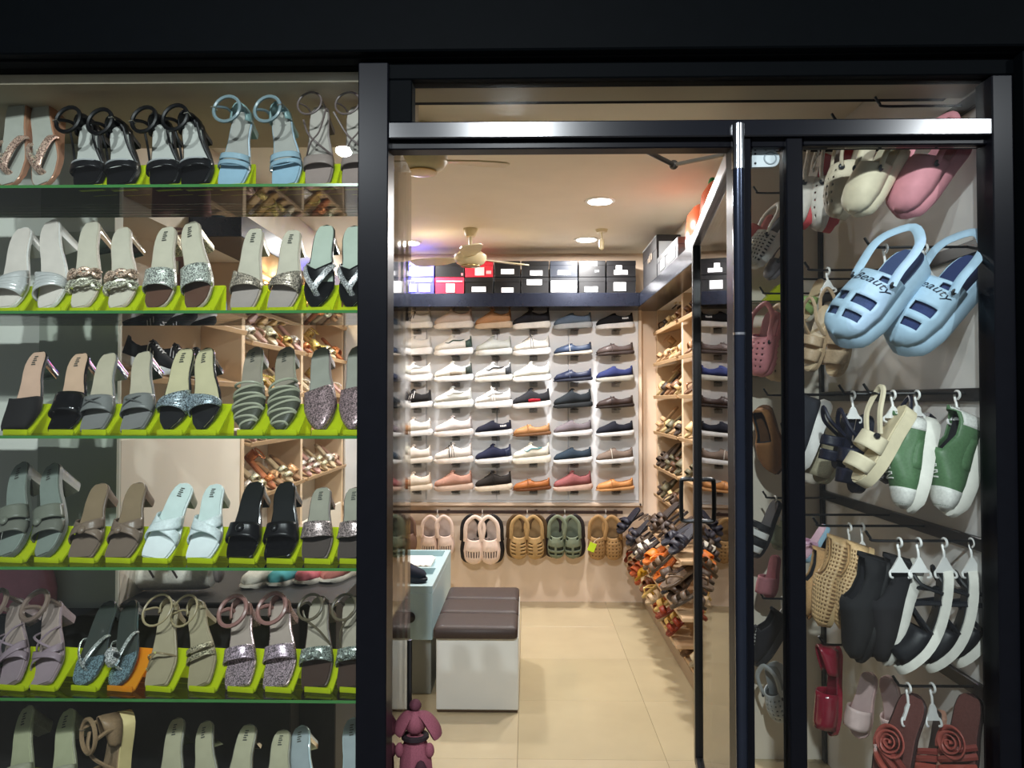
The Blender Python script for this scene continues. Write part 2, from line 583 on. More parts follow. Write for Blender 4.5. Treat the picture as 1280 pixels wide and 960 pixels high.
# --- room
struct('wall_back', MB().box(-1.7, 1.4, DB, DB + .1, 0, ZC), PEACH_M)
struct('wall_left', MB().box(XL - .3, XL - .19, 2.47, DB, 0, ZC), WALL_M)
struct('trim_67', MB().box(XL - .19, XL, 2.47, DB, Z(384, 5.25), ZC), WALL_M)
struct('trim_68', MB().bbox(XL - .02, XL, 2.47, 3.51, 0, 1.32, .003), WALL_M)
struct('trim_69', MB().bbox(XL - .02, XL, 3.55, DB, 0, .72, .003), WALL_M)
struct('wall_right', MB().box(XR + .19, XR + .3, 3.2, DB, 0, ZC), WALL_M)
struct('trim_59', MB().box(XR, XR + .19, 3.2, DB, Z(384, 5.25), ZC), WALL_M)
struct('trim_58', MB().bbox(XR, XR + .02, 3.2, DB, 0, .12, .003), WALL_M)
ALC_M = mat((208, 206, 204), 'paint')
struct('wall_alcove', MB().box(XA, XA + .08, DF + .06, 3.12, 0, ZC), ALC_M)
struct('wall_alcove_back', MB().box(XR - .05, XA + .08, 3.12, 3.2, 0, ZC), WALL_M)
struct('wall_display_back', MB().box(-2.6, XL, 2.42, 2.47, 0, ZC), mat((214, 216, 206), 'paint', .5))
struct('trim_65', MB().box(X(52, 2.42), X(150, 2.42), 2.405, 2.42, .7, 1.99), mat((176, 182, 168), 'paint', .4))
struct('wall_display_side', MB().box(-2.6, -2.55, DF, 2.42, 0, ZC), WALL_M)
struct('ceiling', MB().box(-1.7, 1.4, 2.1, DB, ZC, ZC + .08), CEIL_M)
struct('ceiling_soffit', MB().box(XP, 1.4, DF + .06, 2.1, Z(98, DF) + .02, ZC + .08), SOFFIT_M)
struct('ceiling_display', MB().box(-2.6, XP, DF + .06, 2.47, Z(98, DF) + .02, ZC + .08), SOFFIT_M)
# outside pavement in front of the shop
struct('floor_outside', MB().box(-3, 3, -1.5, DF - .05, -.12, 0), mat((120, 115, 108), 'tile', .6))
# floor tiles
floor = struct('floor', MB().box(-2.6, 1.4, DF - .05, DB, -.12, -.012), mat((120, 108, 92), 'tile', .7))
TILE = [mat((184, 169, 136), 'tile'), mat((181, 166, 133), 'tile'), mat((187, 171, 139), 'tile')]
tx0 = X(646, 2.9) - 3 * .6
tmesh = {}
y = 1.86
for j in range(7):
    y0, y1 = DB - (j + 1) * .6, DB - j * .6
    for i in range(6):
        x0 = tx0 + (i - 0) * .6
        x1 = x0 + .6
        cx0, cx1, cy0 = max(x0, -2.55), min(x1, 1.3), max(y0, 1.86)
        if cx1 - cx0 < .05 or y1 - cy0 < .05: continue
        MB().bbox(cx0 + .0005, cx1 - .0005, cy0 + .0005, y1 - .0005, -.012, 0, .0008).build('tile', random.choice(TILE), floor, smooth=False)

# --- back wall display panel with frame and boards
DP = DB - .03
pb = struct('wall_back_panel', MB().box(X(430, DP), X(799, DP), DP, DB, Z(628, DP), Z(388, DP)), PANEL_M)
for a, b in ((432, 533), (534, 621), (622, 710), (711, 798)):
    MB().bbox(X(a, DP), X(b, DP) - .002, DP - .012, DP, Z(625, DP), Z(391, DP), .002).build('board', PANEL_M, pb)
for a, b, c, d in ((430, 628, 801, 632), (430, 384, 801, 388), (798, 384, 802, 632)):
    MB().bbox(X(a, DP), X(c, DP), DP - .022, DP, min(Z(b, DP), Z(d, DP)), max(Z(b, DP), Z(d, DP)), .003).build('panel_frame', PEACH_M, pb)
# corner posts of the wall bays
BAY_M = mat((222, 196, 164), 'paint', .5)
DARKPOST = mat((96, 84, 70), 'metal', .4)
n_trim[0] = 70
for x, w, D in ((XL, .05, 3.53), (XL, .05, 4.46), (XL, .03, 5.46)):
    n_trim[0] += 1
    struct('trim_%d' % n_trim[0], MB().bbox(x - .19, x + .005, D - .02, D + .02, 0, Z(384, 5.25), .003), BAY_M)
for D in (5.475, 4.58, 3.72):
    n_trim[0] += 1
    struct('trim_%d' % n_trim[0], MB().bbox(XR - .005, XR + .19, D - .022, D + .022, 0, Z(384, 5.25), .003), BAY_M)
struct('baseboard_right', MB().bbox(.83, .94, 3.25, DB, 0, .085, .004), mat((150, 128, 104), 'tile', .4))

# --- high shelf round the room, carrying boxes
SHELF_M = mat((40, 44, 58), 'metal', .22, .6)
zs0, zs1 = Z(384, 5.25), Z(367, 5.25)
hs = tag(MB().bbox(XL + .21, .775, 5.22, DB, zs0, zs1, .003).build('high_shelf', SHELF_M, smooth=False), 'dark metallic high shelf across the back wall carrying shoeboxes', 'shelf')
tag(MB().bbox(.775, XR, 3.22, DB, zs0, zs1, .003).build('high_shelf', SHELF_M, smooth=False), 'dark metallic high shelf along the wall beside the open door', 'shelf')
tag(MB().bbox(XL, XL + .21, 2.95, DB, zs0, zs1, .003).build('high_shelf', SHELF_M, smooth=False), 'dark metallic high shelf seen through the window behind the mules', 'shelf')

# --- shoeboxes
def shoebox(x0, x1, y0, y1, z0, z1, c, label, stickers, lid=True):
    r = thing('shoebox', label, 'box', Matrix.Translation(((x0 + x1) / 2, y0, z0)), 'shoeboxes on the high shelf')
    w, d, h = (x1 - x0) / 2, y1 - y0, z1 - z0
    m = mat(c, 'card', .35)
    bd = MB().bbox(-w + .002, w - .002, .002, d, 0, h * .78, .002).build('body', m, r, smooth=False)
    MB().bbox(-w, w, 0, d, h * .7, h, .003).build('lid', m, r, smooth=False)
    for (a, b, c0, d0, col) in stickers:
        MB().box(-w + a * 2 * w, -w + b * 2 * w, -.0015, 0, c0 * h, d0 * h).build('sticker', mat(col, 'card', .5), bd, smooth=False)
    return r
BX = [508, 543, 580.5, 617, 651, 687, 723, 758, 796]
WHT = (235, 236, 240)
DBX = 5.24
zb0 = zs1; hh = (Z(326, DBX) - zs1) / 2
BOXES = [
 [('blue', (60, 60, 190), [(.08, .33, .12, .55, WHT), (.45, .85, .1, .6, (150, 130, 215)), (.3, .9, .72, .9, (120, 130, 225))]),
  ('red', (205, 36, 60), [(.38, .68, .08, .62, (236, 190, 190)), (.05, .95, .72, .8, (240, 150, 160))]),
  ('black', (12, 12, 15), [(.24, .74, .1, .42, WHT)]),
  ('black', (12, 12, 15), [(.28, .74, .06, .36, WHT)]),
  ('black', (12, 12, 15), [(.2, .74, .52, .86, WHT)]),
  ('dark grey', (24, 27, 34), [(.04, .96, .08, .78, (245, 246, 250))]),
  ('black', (12, 12, 15), [(.22, .7, .08, .4, (215, 220, 225))]),
  ('black', (12, 12, 15), [(.24, .66, .14, .66, WHT)])],
 [('blue', (62, 62, 180), [(.1, .36, .14, .6, WHT), (.45, .95, .1, .62, (160, 140, 205))]),
  ('black', (12, 12, 15), [(.9, .96, .1, .25, (200, 120, 120))]),
  ('red', (200, 40, 56), [(.35, .68, .1, .62, (232, 190, 190)), (.75, .93, .2, .4, (240, 170, 170))]),
  ('black', (12, 12, 15), [(.26, .76, .18, .5, WHT)]),
  ('black', (12, 12, 15), [(.32, .76, .1, .4, WHT)]),
  ('navy black', (24, 30, 42), [(.28, .74, .12, .4, WHT)]),
  ('black', (12, 12, 15), [(.22, .68, .68, .95, WHT), (.6, .75, .3, .4, (170, 175, 180))]),
  ('black', (12, 12, 15), [(.25, .72, .14, .4, WHT), (.32, .52, .4, .7, WHT)])]]
ORD = ['first', 'second', 'third', 'fourth', 'fifth', 'sixth', 'seventh', 'eighth', 'ninth', 'tenth', 'eleventh', 'twelfth', 'thirteenth', 'fourteenth', 'fifteenth']
for lv in (0, 1):
    for i, (nm, c, st) in enumerate(BOXES[lv]):
        shoebox(X(BX[i], DBX) + .003, X(BX[i + 1], DBX) - .003, DBX, DBX + .2, zb0 + lv * hh + (.0005 * lv), zb0 + (lv + 1) * hh - .001, c,
                '%s shoebox, %s from the window post in the %s layer of boxes' % (nm, ORD[i], ('lower', 'upper')[lv]), st)
# boxes on the shelf beside the door
def sidebox(y0, y1, z0, h, c, label, st):
    r = thing('shoebox', label, 'box', Matrix.Translation((.79, y0, z0)), 'shoeboxes on the high shelf')
    m = mat(c, 'card', .4)
    MB().bbox(.002, .145, .002, y1 - y0 - .002, 0, h * .75, .002).build('body', m, r, smooth=False)
    MB().bbox(0, .148, 0, y1 - y0, h * .68, h, .003).build('lid', m, r, smooth=False)
    for (f, a, b, c0, d0, col) in st:
        if f == 'end': MB().box(.148 * a, .148 * b, -.0015, 0, c0 * h, d0 * h).build('sticker', mat(col, 'card', .5), r, smooth=False)
        else: MB().box(-.0015, 0, (y1 - y0) * a, (y1 - y0) * b, c0 * h, d0 * h).build('sticker', mat(col, 'card', .5), r, smooth=False)
    return r
sidebox(4.62, 5.16, zs1, .27, (26, 25, 28), 'long black box with a printed mark on the high side shelf', [('s', .3, .36, .55, .7, (140, 125, 110)), ('s', .4, .43, .52, .74, (140, 125, 110)), ('s', .47, .52, .55, .7, (140, 125, 110)), ('s', .56, .6, .55, .66, (140, 125, 110)), ('s', 0, 1, .97, .995, (150, 150, 150)), ('end', .1, .85, .15, .85, (190, 195, 200))])
sidebox(3.98, 4.6, zs1, .12, (60, 62, 66), 'grey low box on the high side shelf behind the door', [('s', .1, .4, .2, .8, (200, 205, 210)), ('s', .6, .8, .2, .7, (180, 185, 190))])
# orange packages
for i, (y0, y1, h, c, c2, lab) in enumerate(((3.66, 3.94, .24, (226, 110, 70), (235, 232, 228), 'orange and white plastic package standing on the high side shelf'),
                                             (3.36, 3.62, .27, (224, 104, 66), (40, 150, 90), 'orange package with green cap on the shelf by the door rail'))):
    r = thing('package', lab, 'package', Matrix.Translation((.80, y0, zs1)))
    L_ = y1 - y0
    rings = []
    for f, k in ((0, .7), (.1, .95), (.45, 1), (.8, .85), (.95, .4), (1, .1)):
        rings.append([(.06 + k * .06 * math.cos(a), L_ / 2 + k * L_ / 2 * math.sin(a), f * h) for a in [q * 2 * PI / 14 for q in range(14)]])
    MB().loft(rings).build('wrapper', mat(c, 'plastic', .25), r)
    rings = [[(.06 + k * .0615 * math.cos(a), L_ / 2 + k * L_ * .51 * math.sin(a), f * h) for a in [q * 2 * PI / 14 for q in range(14)]] for f, k in ((.02, .8), (.1, .96), (.3, .99))]
    MB().loft(rings, cap=False).build('lower_print', mat((232, 228, 224), 'plastic', .25), r)
    if i == 1: MB().ball((.06, L_ * .6, h * .98), .02, .03, .03).build('cap', mat(c2, 'plastic', .3), r)

# --- ceiling lamps
for px, py, lab in ((750, 251, 'round white ceiling lamp, the nearer of the two above the aisle'), (733, 299, 'round white ceiling lamp above the black shoeboxes'),
                    (512, 303, 'round white ceiling lamp above the blue shoeboxes'), (455, 205, 'round white ceiling lamp added unseen, hidden behind the window post')):  # last lamp is unseen, added to light the bench front
    d = F_ + R_ * ((px - 640) / FPX) + U_ * ((480 - py) / FPX)
    q = EYE + d * ((ZC - EYE.z) / d.z)
    r = thing('ceiling_lamp', lab, 'lamp', Matrix.Translation((q.x, q.y, ZC)), 'round ceiling lamps')
    MB().lathe([(.062, -.006), (.078, -.006), (.082, -.001), (.082, 0)], n=28).build('rim', mat((240, 240, 238), 'plastic'), r)
    MB().lathe([(.0, -.0085), (.062, -.0085), (.064, -.006)], n=28).build('diffuser', LAMP, r)
    a = area('lamp_light', (q.x, q.y, ZC - .015), (0, 0, 0), .13, P_CEIL * (.35 if 'hidden' in lab else 1.08), (1, .975, .95))

# --- ceiling fans
FAN_M = mat((214, 200, 160), 'gloss', .35)
def fan(px, py, D, label, angs, bl=.5):
    q = at(px, py, D)
    r = thing('ceiling_fan', label, 'fan', Matrix.Translation(q), 'ceiling fans')
    top = ZC - q.z
    MB().lathe([(.0, -.05), (.05, -.048), (.085, -.03), (.1, -.005), (.1, .018), (.07, .04), (.03, .05), (.0, .052)], n=26).build('motor_housing', FAN_M, r)
    MB().lathe([(.052, -.052), (.06, -.05), (.06, -.046)], n=26).build('housing_ring', mat((180, 150, 90), 'metal', .3, .7), r)
    MB().tube([(0, 0, .05), (0, 0, top - .03)], .011, 8).build('rod', FAN_M, r)
    MB().lathe([(.0, top - .05), (.03, top - .05), (.045, top - .01), (.045, top - .0005)], n=18).build('canopy', FAN_M, r)
    for a in angs:
        ca, sa = math.cos(R(a)), math.sin(R(a))
        rings = []
        for f, w in ((.09, .025), (.16, .045), (.2, .06), (bl - .06, .065), (bl - .015, .055), (bl, .03)):
            c = Vector((ca * f, sa * f, .0)); s = Vector((-sa, ca, .16)) * w
            rings.append([c + s + Vector((0, 0, .003)), c - s + Vector((0, 0, .003)), c - s - Vector((0, 0, .003)), c + s - Vector((0, 0, .003))])
        MB().loft(rings).build('blade', FAN_M, r)
fan(588, 323, 4.68, 'cream ceiling fan on a long rod before the red shoebox', (35, 155, 275), .42)
fan(527, 200, 2.9, 'cream ceiling fan close to the doorway head', (12, 132, 252), .34)
# small hook fitting on the ceiling by the far lamp
q = at(752, 283, 4.72)
r = thing('ceiling_pendant', 'small white pendant fitting on the ceiling beside the far lamp', 'fitting', Matrix.Translation((q.x, q.y, ZC)))
MB().lathe([(.0, -.02), (.03, -.018), (.04, 0)], n=14).build('canopy', FAN_M, r)
MB().tube([(0, 0, -.018), (0, 0, -.06)], .006, 6).build('stem', FAN_M, r)
MB().lathe([(.0, -.13), (.014, -.12), (.018, -.08), (.014, -.06), (.0, -.058)], n=12).build('bulb_holder', FAN_M, r)

# --- bay strip lights (real warm light strips under the high shelf)
for x, y, ly, n, sx in ((XL - .03, 4.0, .7, 0, -1), (XL - .03, 4.95, .8, 1, -1)):
    o = tag(MB().bbox(x - .012, x + .012, y - ly / 2, y + ly / 2, zs0 - .012, zs0, .003).build('strip_light', emit('strip_%d' % n, (1, .72, .4), 2.0), smooth=False),
            'warm light strip under the high shelf over the %s' % ('nearer window-side bay', 'farther window-side bay', 'bay by the back corner', 'bay behind the door')[n], 'strip light')
    area('strip_light_glow', (x, y, zs0 - .016), (0, R(15) * sx, 0), .03, P_STRIP * 4.2, (1, .72, .42), 'RECTANGLE', ly)
# downlights under the canopy outside
for x, z, w in ((-1.08, 2.92, 'the sandal window'), (-.09, 3.015, 'the doorway'), (2.45, 3.0, 'the outer post')):
    r = thing('canopy_lamp', 'round white downlight outside the shop front before %s' % w, 'lamp', Matrix.Translation((x, -.6, z)) @ Matrix.Rotation(R(22), 4, 'X'), 'lamps outside')
    MB().lathe([(.046, .004), (.052, .004), (.052, .06), (.0, .062)], n=24).build('housing', mat((225, 225, 225), 'plastic'), r)
    MB().tube([(0, 0, .05), (0, -.06 * 0, .16)], .012, 8).build('stem', mat((225, 225, 225), 'plastic'), r)
    MB().lathe([(0, .0045), (.045, .0045), (.046, .006)], n=24).build('diffuser', emit('downlight_%d' % int(x * 100), (.9, .96, 1), 40), r)
    l = area('canopy_light', (0, 0, 0), (0, 0, 0), .09, P_CANOPY * (1.9 if 'doorway' in w else 1), (.9, .96, 1))
    l.matrix_world = Matrix.Translation((x, -.6, z)) @ Matrix.Rotation(R(22), 4, 'X')
struct('ceiling_outside', MB().box(-3, 3, -1.2, DF - .05, 3.07, 3.15), mat((60, 60, 66), 'paint'))
struct('trim_66', MB().box(-3, 3, DF - .05, DF + .06, 2.6, 3.15), FASCIA_M)

# ================================================================== LEFT WINDOW: glass shelves, stands and heeled sandals
SHELF_PY = [228, 387, 545, 711, 877]
SHN = ['top shelf', 'second shelf', 'third shelf', 'fourth shelf', 'fifth shelf', 'lowest shelf']
DS0, DS1 = 1.975, 2.30
SZ = []
for i, py in enumerate(SHELF_PY):
    z = Z(py, DS0); SZ.append(z)
    s = MB().bbox(-2.5, XP - .01, DS0, DS1, z - .008, z, .0015).build('glass_shelf', GLASS_SHELF, smooth=False)
    tag(s, 'long clear glass shelf with green edge, the %s of the sandal window' % ('topmost', 'second from top', 'middle one', 'second from bottom', 'lowest visible')[i], 'shelf', 'glass shelves in the sandal window')
    MB().box(-2.5, XP - .01, DS0 - .0012, DS0, z - .0078, z - .0002).build('edge', mat((58, 120, 60), 'gloss', .15), s, smooth=False)
    MB().box(-2.5, XP - .01, DS1, DS1 + .001, z - .0078, z - .0002).build('edge', mat((70, 120, 80), 'gloss', .15), s, smooth=False)
z6 = SZ[4] - (SZ[3] - SZ[4])
SZ.append(z6)
s = MB().bbox(-2.5, XP - .01, DS0, DS1, z6 - .008, z6, .0015).build('glass_shelf', GLASS_SHELF, smooth=False)
tag(s, 'clear glass shelf below the frame carrying the lowest row of heels', 'shelf', 'glass shelves in the sandal window')
TILTS = [R(63), R(55), R(48), R(45), R(42), R(40)]
LIP = .014

def stand(px_x, z, D, m, label, TILT, w=.074, hgt=.08, dx=.012):
    r = thing('display_stand', label, 'stand', Matrix.Translation((px_x, D, z)) @ Matrix.Rotation(R(-9), 4, 'Z') @ Matrix.Translation((dx, 0, 0)), 'acrylic stands under the sandals')
    t = .0028
    y0 = -.008
    prof = [(y0 - t, LIP), (y0 - t, 0), (hgt / math.tan(TILT) + .004, 0), (hgt / math.tan(TILT) + .004, hgt - .003), (hgt / math.tan(TILT), hgt), (0.0, .002 + t), (y0, .002 + t), (y0, LIP)]
    # bent sheet: lip, floor of the lip, ramp, rear leg
    out = [(y0 - t, LIP), (y0 - t, .0), (.004, .0), (.004 + hgt / math.tan(TILT), hgt), (.006 + hgt / math.tan(TILT), hgt - .004), (.006 + hgt / math.tan(TILT), .0), (.006 + hgt / math.tan(TILT) + t, .0), (.006 + hgt / math.tan(TILT) + t, hgt), (.004 + hgt / math.tan(TILT), hgt + t), (.0, .0 + t + .001), (y0, t), (y0, LIP)]
    MB().loft([[(x, y, zz) for y, zz in out] for x in (-w / 2, w / 2)]).build('bent_sheet', m, r, smooth=False)
    return r

def place_sandal(kind, d, toe, top, row, label, name, cat, side, grp, standlabel=None, D=2.035, sm=None, dxs=.011, Lmax=.30):
    z = SZ[row] + .006
    TILT = TILTS[row]
    q = at(toe[0], toe[1], D)
    lean, L = 0.0, .23
    l = None
    base = Vector((q.x, D, z))
    RZ_ = Matrix.Rotation(R(-9), 3, 'Z')
    for it in range(14):
        l = Last(L, .08, 'square', d.get('angs', HEELED), d.get('th', .008), side)
        e = l.pt(1.0, 0, .003)
        cT, sT = math.cos(TILT), math.sin(TILT)
        yy = e.y * cT - e.z * sT; zz = e.y * sT + e.z * cT
        P = base + RZ_ @ Vector((zz * math.sin(lean), yy, zz * math.cos(lean)))
        px, py = proj(P); p0 = proj(base)
        L *= max(.8, min(1.25, (p0[1] - top[1]) / max(20, p0[1] - py)))
        L = max(.15, min(Lmax, L))
        lean += max(-.2, min(.2, (top[0] - px) / 110.0))
    rot = RZ_.to_4x4() @ Matrix.Rotation(lean, 4, 'Y') @ Matrix.Rotation(TILT, 4, 'X')
    r = thing(name, label, cat, Matrix.Translation(base) @ rot, grp)
    dd = dict(d); dd['W'] = min(d.get('w', .082) * 1.06, .093) / L
    sandal_parts(r, dd, L, side)
    if standlabel:
        stand(base.x, SZ[row], D, sm or NEON, standlabel, TILT, dx=dxs)
    return r

BLK = ((18, 18, 20), 'leather'); BLKS = ((16, 16, 18), 'satin'); BLKP = ((14, 14, 16), 'patent')
CREAM = ((196, 190, 172), 'satin'); PALE = ((208, 206, 196), 'satin')
GOLDR = ((188, 140, 112), 'pearl')
K = {}
K['glitterthong'] = dict(sole=GOLDR, insole=((172, 174, 164), 'satin'), toe='round', w=.088, th=.012, angs=WEDGE, wedge=1,
    ops=[('thong', .14, .52, .03, .011, ((196, 150, 134), 'glitter')), ('gems', [(.2, 0, .03), (.24, .1, .034), (.27, -.12, .033), (.31, .25, .033), (.31, -.3, .032), (.36, .45, .03), (.37, -.5, .028)], .006, ((210, 170, 150), 'glitter'))])
K['blackplat'] = dict(sole=BLK, insole=((188, 190, 184), 'satin'), toe='square', w=.088, th=.016, heel=(BLK, .8), toepad=BLKS,
    ops=[('band', .20, .34, .032, BLKS), ('tubes', [[(.345, -1, .0), (.345, -.7, .026), (.35, 0, .036), (.345, .7, .026), (.345, 1, 0)]], .003, ((200, 204, 206), 'pearl')),
         ('tubes', [[(.34, .95, 0), (.6, 1.0, .015), (.82, 1.05, .03)], [(.34, -.95, 0), (.6, -1.0, .015), (.82, -1.05, .03)]], .0035, BLK),
         ('cup', .8, .05, BLK), ('ankle', .8, .075, .036, .0055, BLK, 1)])
K['bluesq'] = dict(sole=((146, 170, 184), 'satin'), insole=((164, 164, 158), 'satin'), toe='square', w=.084, heel=(((150, 176, 170), 'satin'), .7), toepad=((140, 172, 190), 'satin'),
    ops=[('band', .24, .31, .03, ((138, 168, 184), 'patent')), ('band', .33, .41, .034, ((146, 174, 188), 'patent')), ('cup', .82, .045, ((130, 160, 160), 'satin')),
         ('ankle', .8, .078, .037, .0048, ((120, 140, 146), 'satin'), 1)])
K['taupestrap'] = dict(sole=((120, 108, 104), 'leather'), insole=((172, 166, 158), 'satin'), toe='square', w=.08, heel=(((110, 98, 94), 'leather'), .7), toepad=((142, 128, 122), 'satin'),
    ops=[('band', .22, .36, .03, ((136, 124, 118), 'satin')), ('tubes', [[(.38, -1, 0), (.5, -.2, .035), (.62, .6, .03), (.78, 1.25, .02)], [(.38, 1, 0), (.5, .2, .037), (.62, -.6, .035), (.8, -1.5, .05)]], .003, ((104, 92, 90), 'leather')),
         ('ankle', .84, .062, .034, .003, ((104, 92, 90), 'leather'))])
K['whitefan'] = dict(sole=((206, 204, 198), 'leather'), insole=((214, 206, 196), 'satin'), toe='round', w=.094, th=.009, heel=(((196, 196, 190), 'satin'), .85), ops=[('fan', .14, .46, .038, ((214, 216, 214), 'pearl'), 1)])
K['braid'] = dict(sole=((190, 176, 160), 'leather'), insole=((202, 196, 178), 'satin'), toe='round', w=.084, heel=('clear', .8),
    ops=[('braid', .24, .034, ((186, 176, 158), 'glitter')), ('braid', .38, .036, ((186, 154, 136), 'glitter'))])
K['silverband'] = dict(sole=((176, 164, 148), 'leather'), insole=((200, 194, 174), 'satin'), toe='round', w=.086, heel=(((176, 166, 140), 'glitter'), .75), toepad=((92, 66, 54), 'satin'), logo=1,
    ops=[('band', .22, .46, .037, ((172, 176, 168), 'glitter'))])
K['taupefan'] = dict(sole=((170, 156, 138), 'leather'), insole=((196, 190, 172), 'satin'), toe='square', w=.082, heel=(((186, 180, 160), 'pearl'), .6), logo=1, toepad=((158, 148, 142), 'satin'),
    ops=[('fan', .2, .48, .036, ((156, 146, 132), 'glitter'), -1)])
K['blackv'] = dict(sole=BLKP, insole=((178, 190, 176), 'satin'), toe='point', w=.086, heel=(BLKP, .7), toepad=BLKS,
    ops=[('band', lambda s: .30 + .14 * abs(s - .5) * 2, lambda s: .44 + .12 * abs(s - .5) * 2, .03, BLKS), ('thong', .16, .52, .034, .009, ((176, 180, 186), 'glitter'))])
K['suede'] = dict(sole=BLK, insole=((206, 172, 150), 'satin'), toe='square', w=.1, heel=('clear', .8), ops=[('closed', .42, .034, ((22, 20, 20), 'fabric'))], logo=1)
K['patentband'] = dict(sole=BLKP, insole=((204, 172, 146), 'satin'), toe='square', w=.092, heel=('clear', .8), toepad=BLKP, ops=[('band', .18, .46, .036, BLKP)], logo=1)
K['greycross'] = dict(sole=((104, 104, 100), 'leather'), insole=((186, 178, 156), 'satin'), toe='square', w=.09, heel=('clear', .8), toepad=((122, 122, 120), 'satin'),
    ops=[('band', .20, .42, .034, ((116, 118, 116), 'satin')), ('tubes', [[(.22, -1, .004), (.28, -.5, .034), (.36, .3, .04), (.42, 1, .004)], [(.22, 1, .004), (.28, .5, .034), (.36, -.3, .04), (.42, -1, .004)]], .0022, ((90, 92, 90), 'satin'))])
K['glitpoint'] = dict(sole=((28, 28, 30), 'patent'), insole=((196, 188, 152), 'satin'), toe='point', w=.088, heel=(((60, 62, 60), 'patent'), .5), toepad=((30, 30, 32), 'satin'), ops=[('fan', .2, .48, .036, ((132, 144, 150), 'glitter'), 1)], logo=1)
K['woven'] = dict(sole=((140, 140, 122), 'leather'), insole=((150, 142, 128), 'satin'), toe='point', w=.092, th=.006, angs=LOW, heel=(((130, 128, 112), 'satin'), .8), logo=1,
    ops=[('closed', .5, .03, ((70, 72, 60), 'leather')), ('stripes', .07, .5, .033, 8, ((166, 168, 146), 'satin'))])
K['mauveclosed'] = dict(sole=((128, 112, 108), 'leather'), insole=((150, 150, 140), 'satin'), toe='point', w=.088, angs=LOW, heel=(((140, 126, 120), 'glitter'), .8), ops=[('closed', .48, .034, ((136, 116, 118), 'glitter'))])
K['greenknot'] = dict(sole=((92, 96, 88), 'leather'), insole=((128, 138, 130), 'satin'), toe='round', w=.094, th=.014, heel=(((112, 112, 98), 'leather'), .85), logo=1,
    ops=[('band', .36, .50, .04, ((110, 114, 102), 'satin')), ('band', .2, .33, .036, ((104, 106, 96), 'satin')), ('knot', .34, .042, ((110, 114, 102), 'satin'))])
K['brownknot'] = dict(sole=((104, 88, 74), 'leather'), insole=((134, 116, 92), 'satin'), toe='square', w=.09, th=.008, heel=(((112, 94, 78), 'leather'), .8), toepad=((112, 98, 86), 'satin'),
    ops=[('cross', .2, .40, .13, .032, ((118, 102, 88), 'satin')), ('knot', .34, .036, ((118, 102, 88), 'satin'))])
K['whitecross'] = dict(sole=((206, 216, 214), 'leather'), insole=((200, 216, 212), 'satin'), toe='square', w=.092, heel=(((150, 156, 140), 'plastic'), .8), logo=1, toepad=((214, 222, 222), 'satin'),
    ops=[('cross', .2, .44, .15, .034, ((210, 222, 222), 'leather'))])
K['blacksatin'] = dict(sole=BLKP, insole=((26, 28, 28), 'satin'), toe='square', w=.094, th=.012, heel=(BLKP, .85), toepad=BLKP, ops=[('band', .2, .44, .04, BLKS), ('knot', .36, .042, BLKS)])
K['mauveband'] = dict(sole=((104, 92, 86), 'leather'), insole=((150, 148, 134), 'satin'), toe='square', w=.084, heel=(((134, 122, 114), 'glitter'), .7), toepad=((74, 66, 62), 'satin'), logo=1, ops=[('band', lambda s: .24 - .08 * (1 - 2 * abs(s - .5)) + .06, lambda s: .5, .036, ((140, 126, 124), 'glitter'))])
K['mauveankle'] = dict(sole=((140, 122, 126), 'leather'), insole=((158, 142, 134), 'satin'), toe='square', w=.088, heel=(((132, 114, 116), 'leather'), .75), toepad=((148, 132, 138), 'satin'),
    ops=[('cross', .2, .36, .09, .03, ((138, 122, 130), 'satin')), ('tubes', [[(.34, -.9, 0), (.46, -.2, .036), (.58, .7, .03), (.64, 1.0, 0)], [(.34, .9, 0), (.46, .2, .038), (.58, -.7, .03), (.64, -1.0, 0)]], .0035, ((138, 122, 130), 'satin')),
         ('ankle', .84, .06, .042, .0075, ((120, 102, 92), 'satin'))])
K['patentthong'] = dict(sole=((60, 66, 66), 'patent'), insole=((64, 70, 66), 'patent'), toe='round', w=.088, angs=LOW, th=.006, toepad=((104, 126, 134), 'glitter'), heel=(((60, 64, 62), 'patent'), .8),
    ops=[('thong', .17, .56, .03, .0055, ((150, 154, 152), 'glitter'))])
K['zebra'] = dict(K['patentthong'], ops=K['patentthong']['ops'] + [('gems', [(.22, 0, .038), (.30, -.05, .042)], .019, ((196, 204, 204), 'glitter')), ('gems', [(.25, .3, .04), (.33, -.35, .04), (.26, -.4, .036)], .011, ((40, 44, 46), 'patent'))])
K['beigering'] = dict(sole=((146, 134, 108), 'leather'), insole=((160, 150, 124), 'satin'), toe='square', w=.082, heel=(((150, 138, 110), 'satin'), .5), toepad=((152, 142, 116), 'satin'),
    ops=[('tubes', [[(.34, -1, 0), (.36, -.5, .028), (.38, 0, .033), (.36, .6, .028), (.34, 1, 0)], [(.38, 0, .034), (.3, .35, .03), (.2, .75, .012)]], .003, ((150, 134, 104), 'pearl')),
         ('gems', [(.2, .78, .012), (.38, 0, .036), (.36, .5, .03)], .004, ((230, 200, 120), 'glitter')), ('ankle', .82, .05, .044, .0032, ((158, 144, 112), 'satin')), ('cup', .86, .03, ((154, 142, 112), 'satin'))])
K['beigering2'] = dict(K['beigering'], ops=[('band', .3, .36, .03, ((146, 140, 116), 'glitter')), ('band', .40, .45, .032, ((150, 142, 118), 'glitter'))] + K['beigering']['ops'][2:])
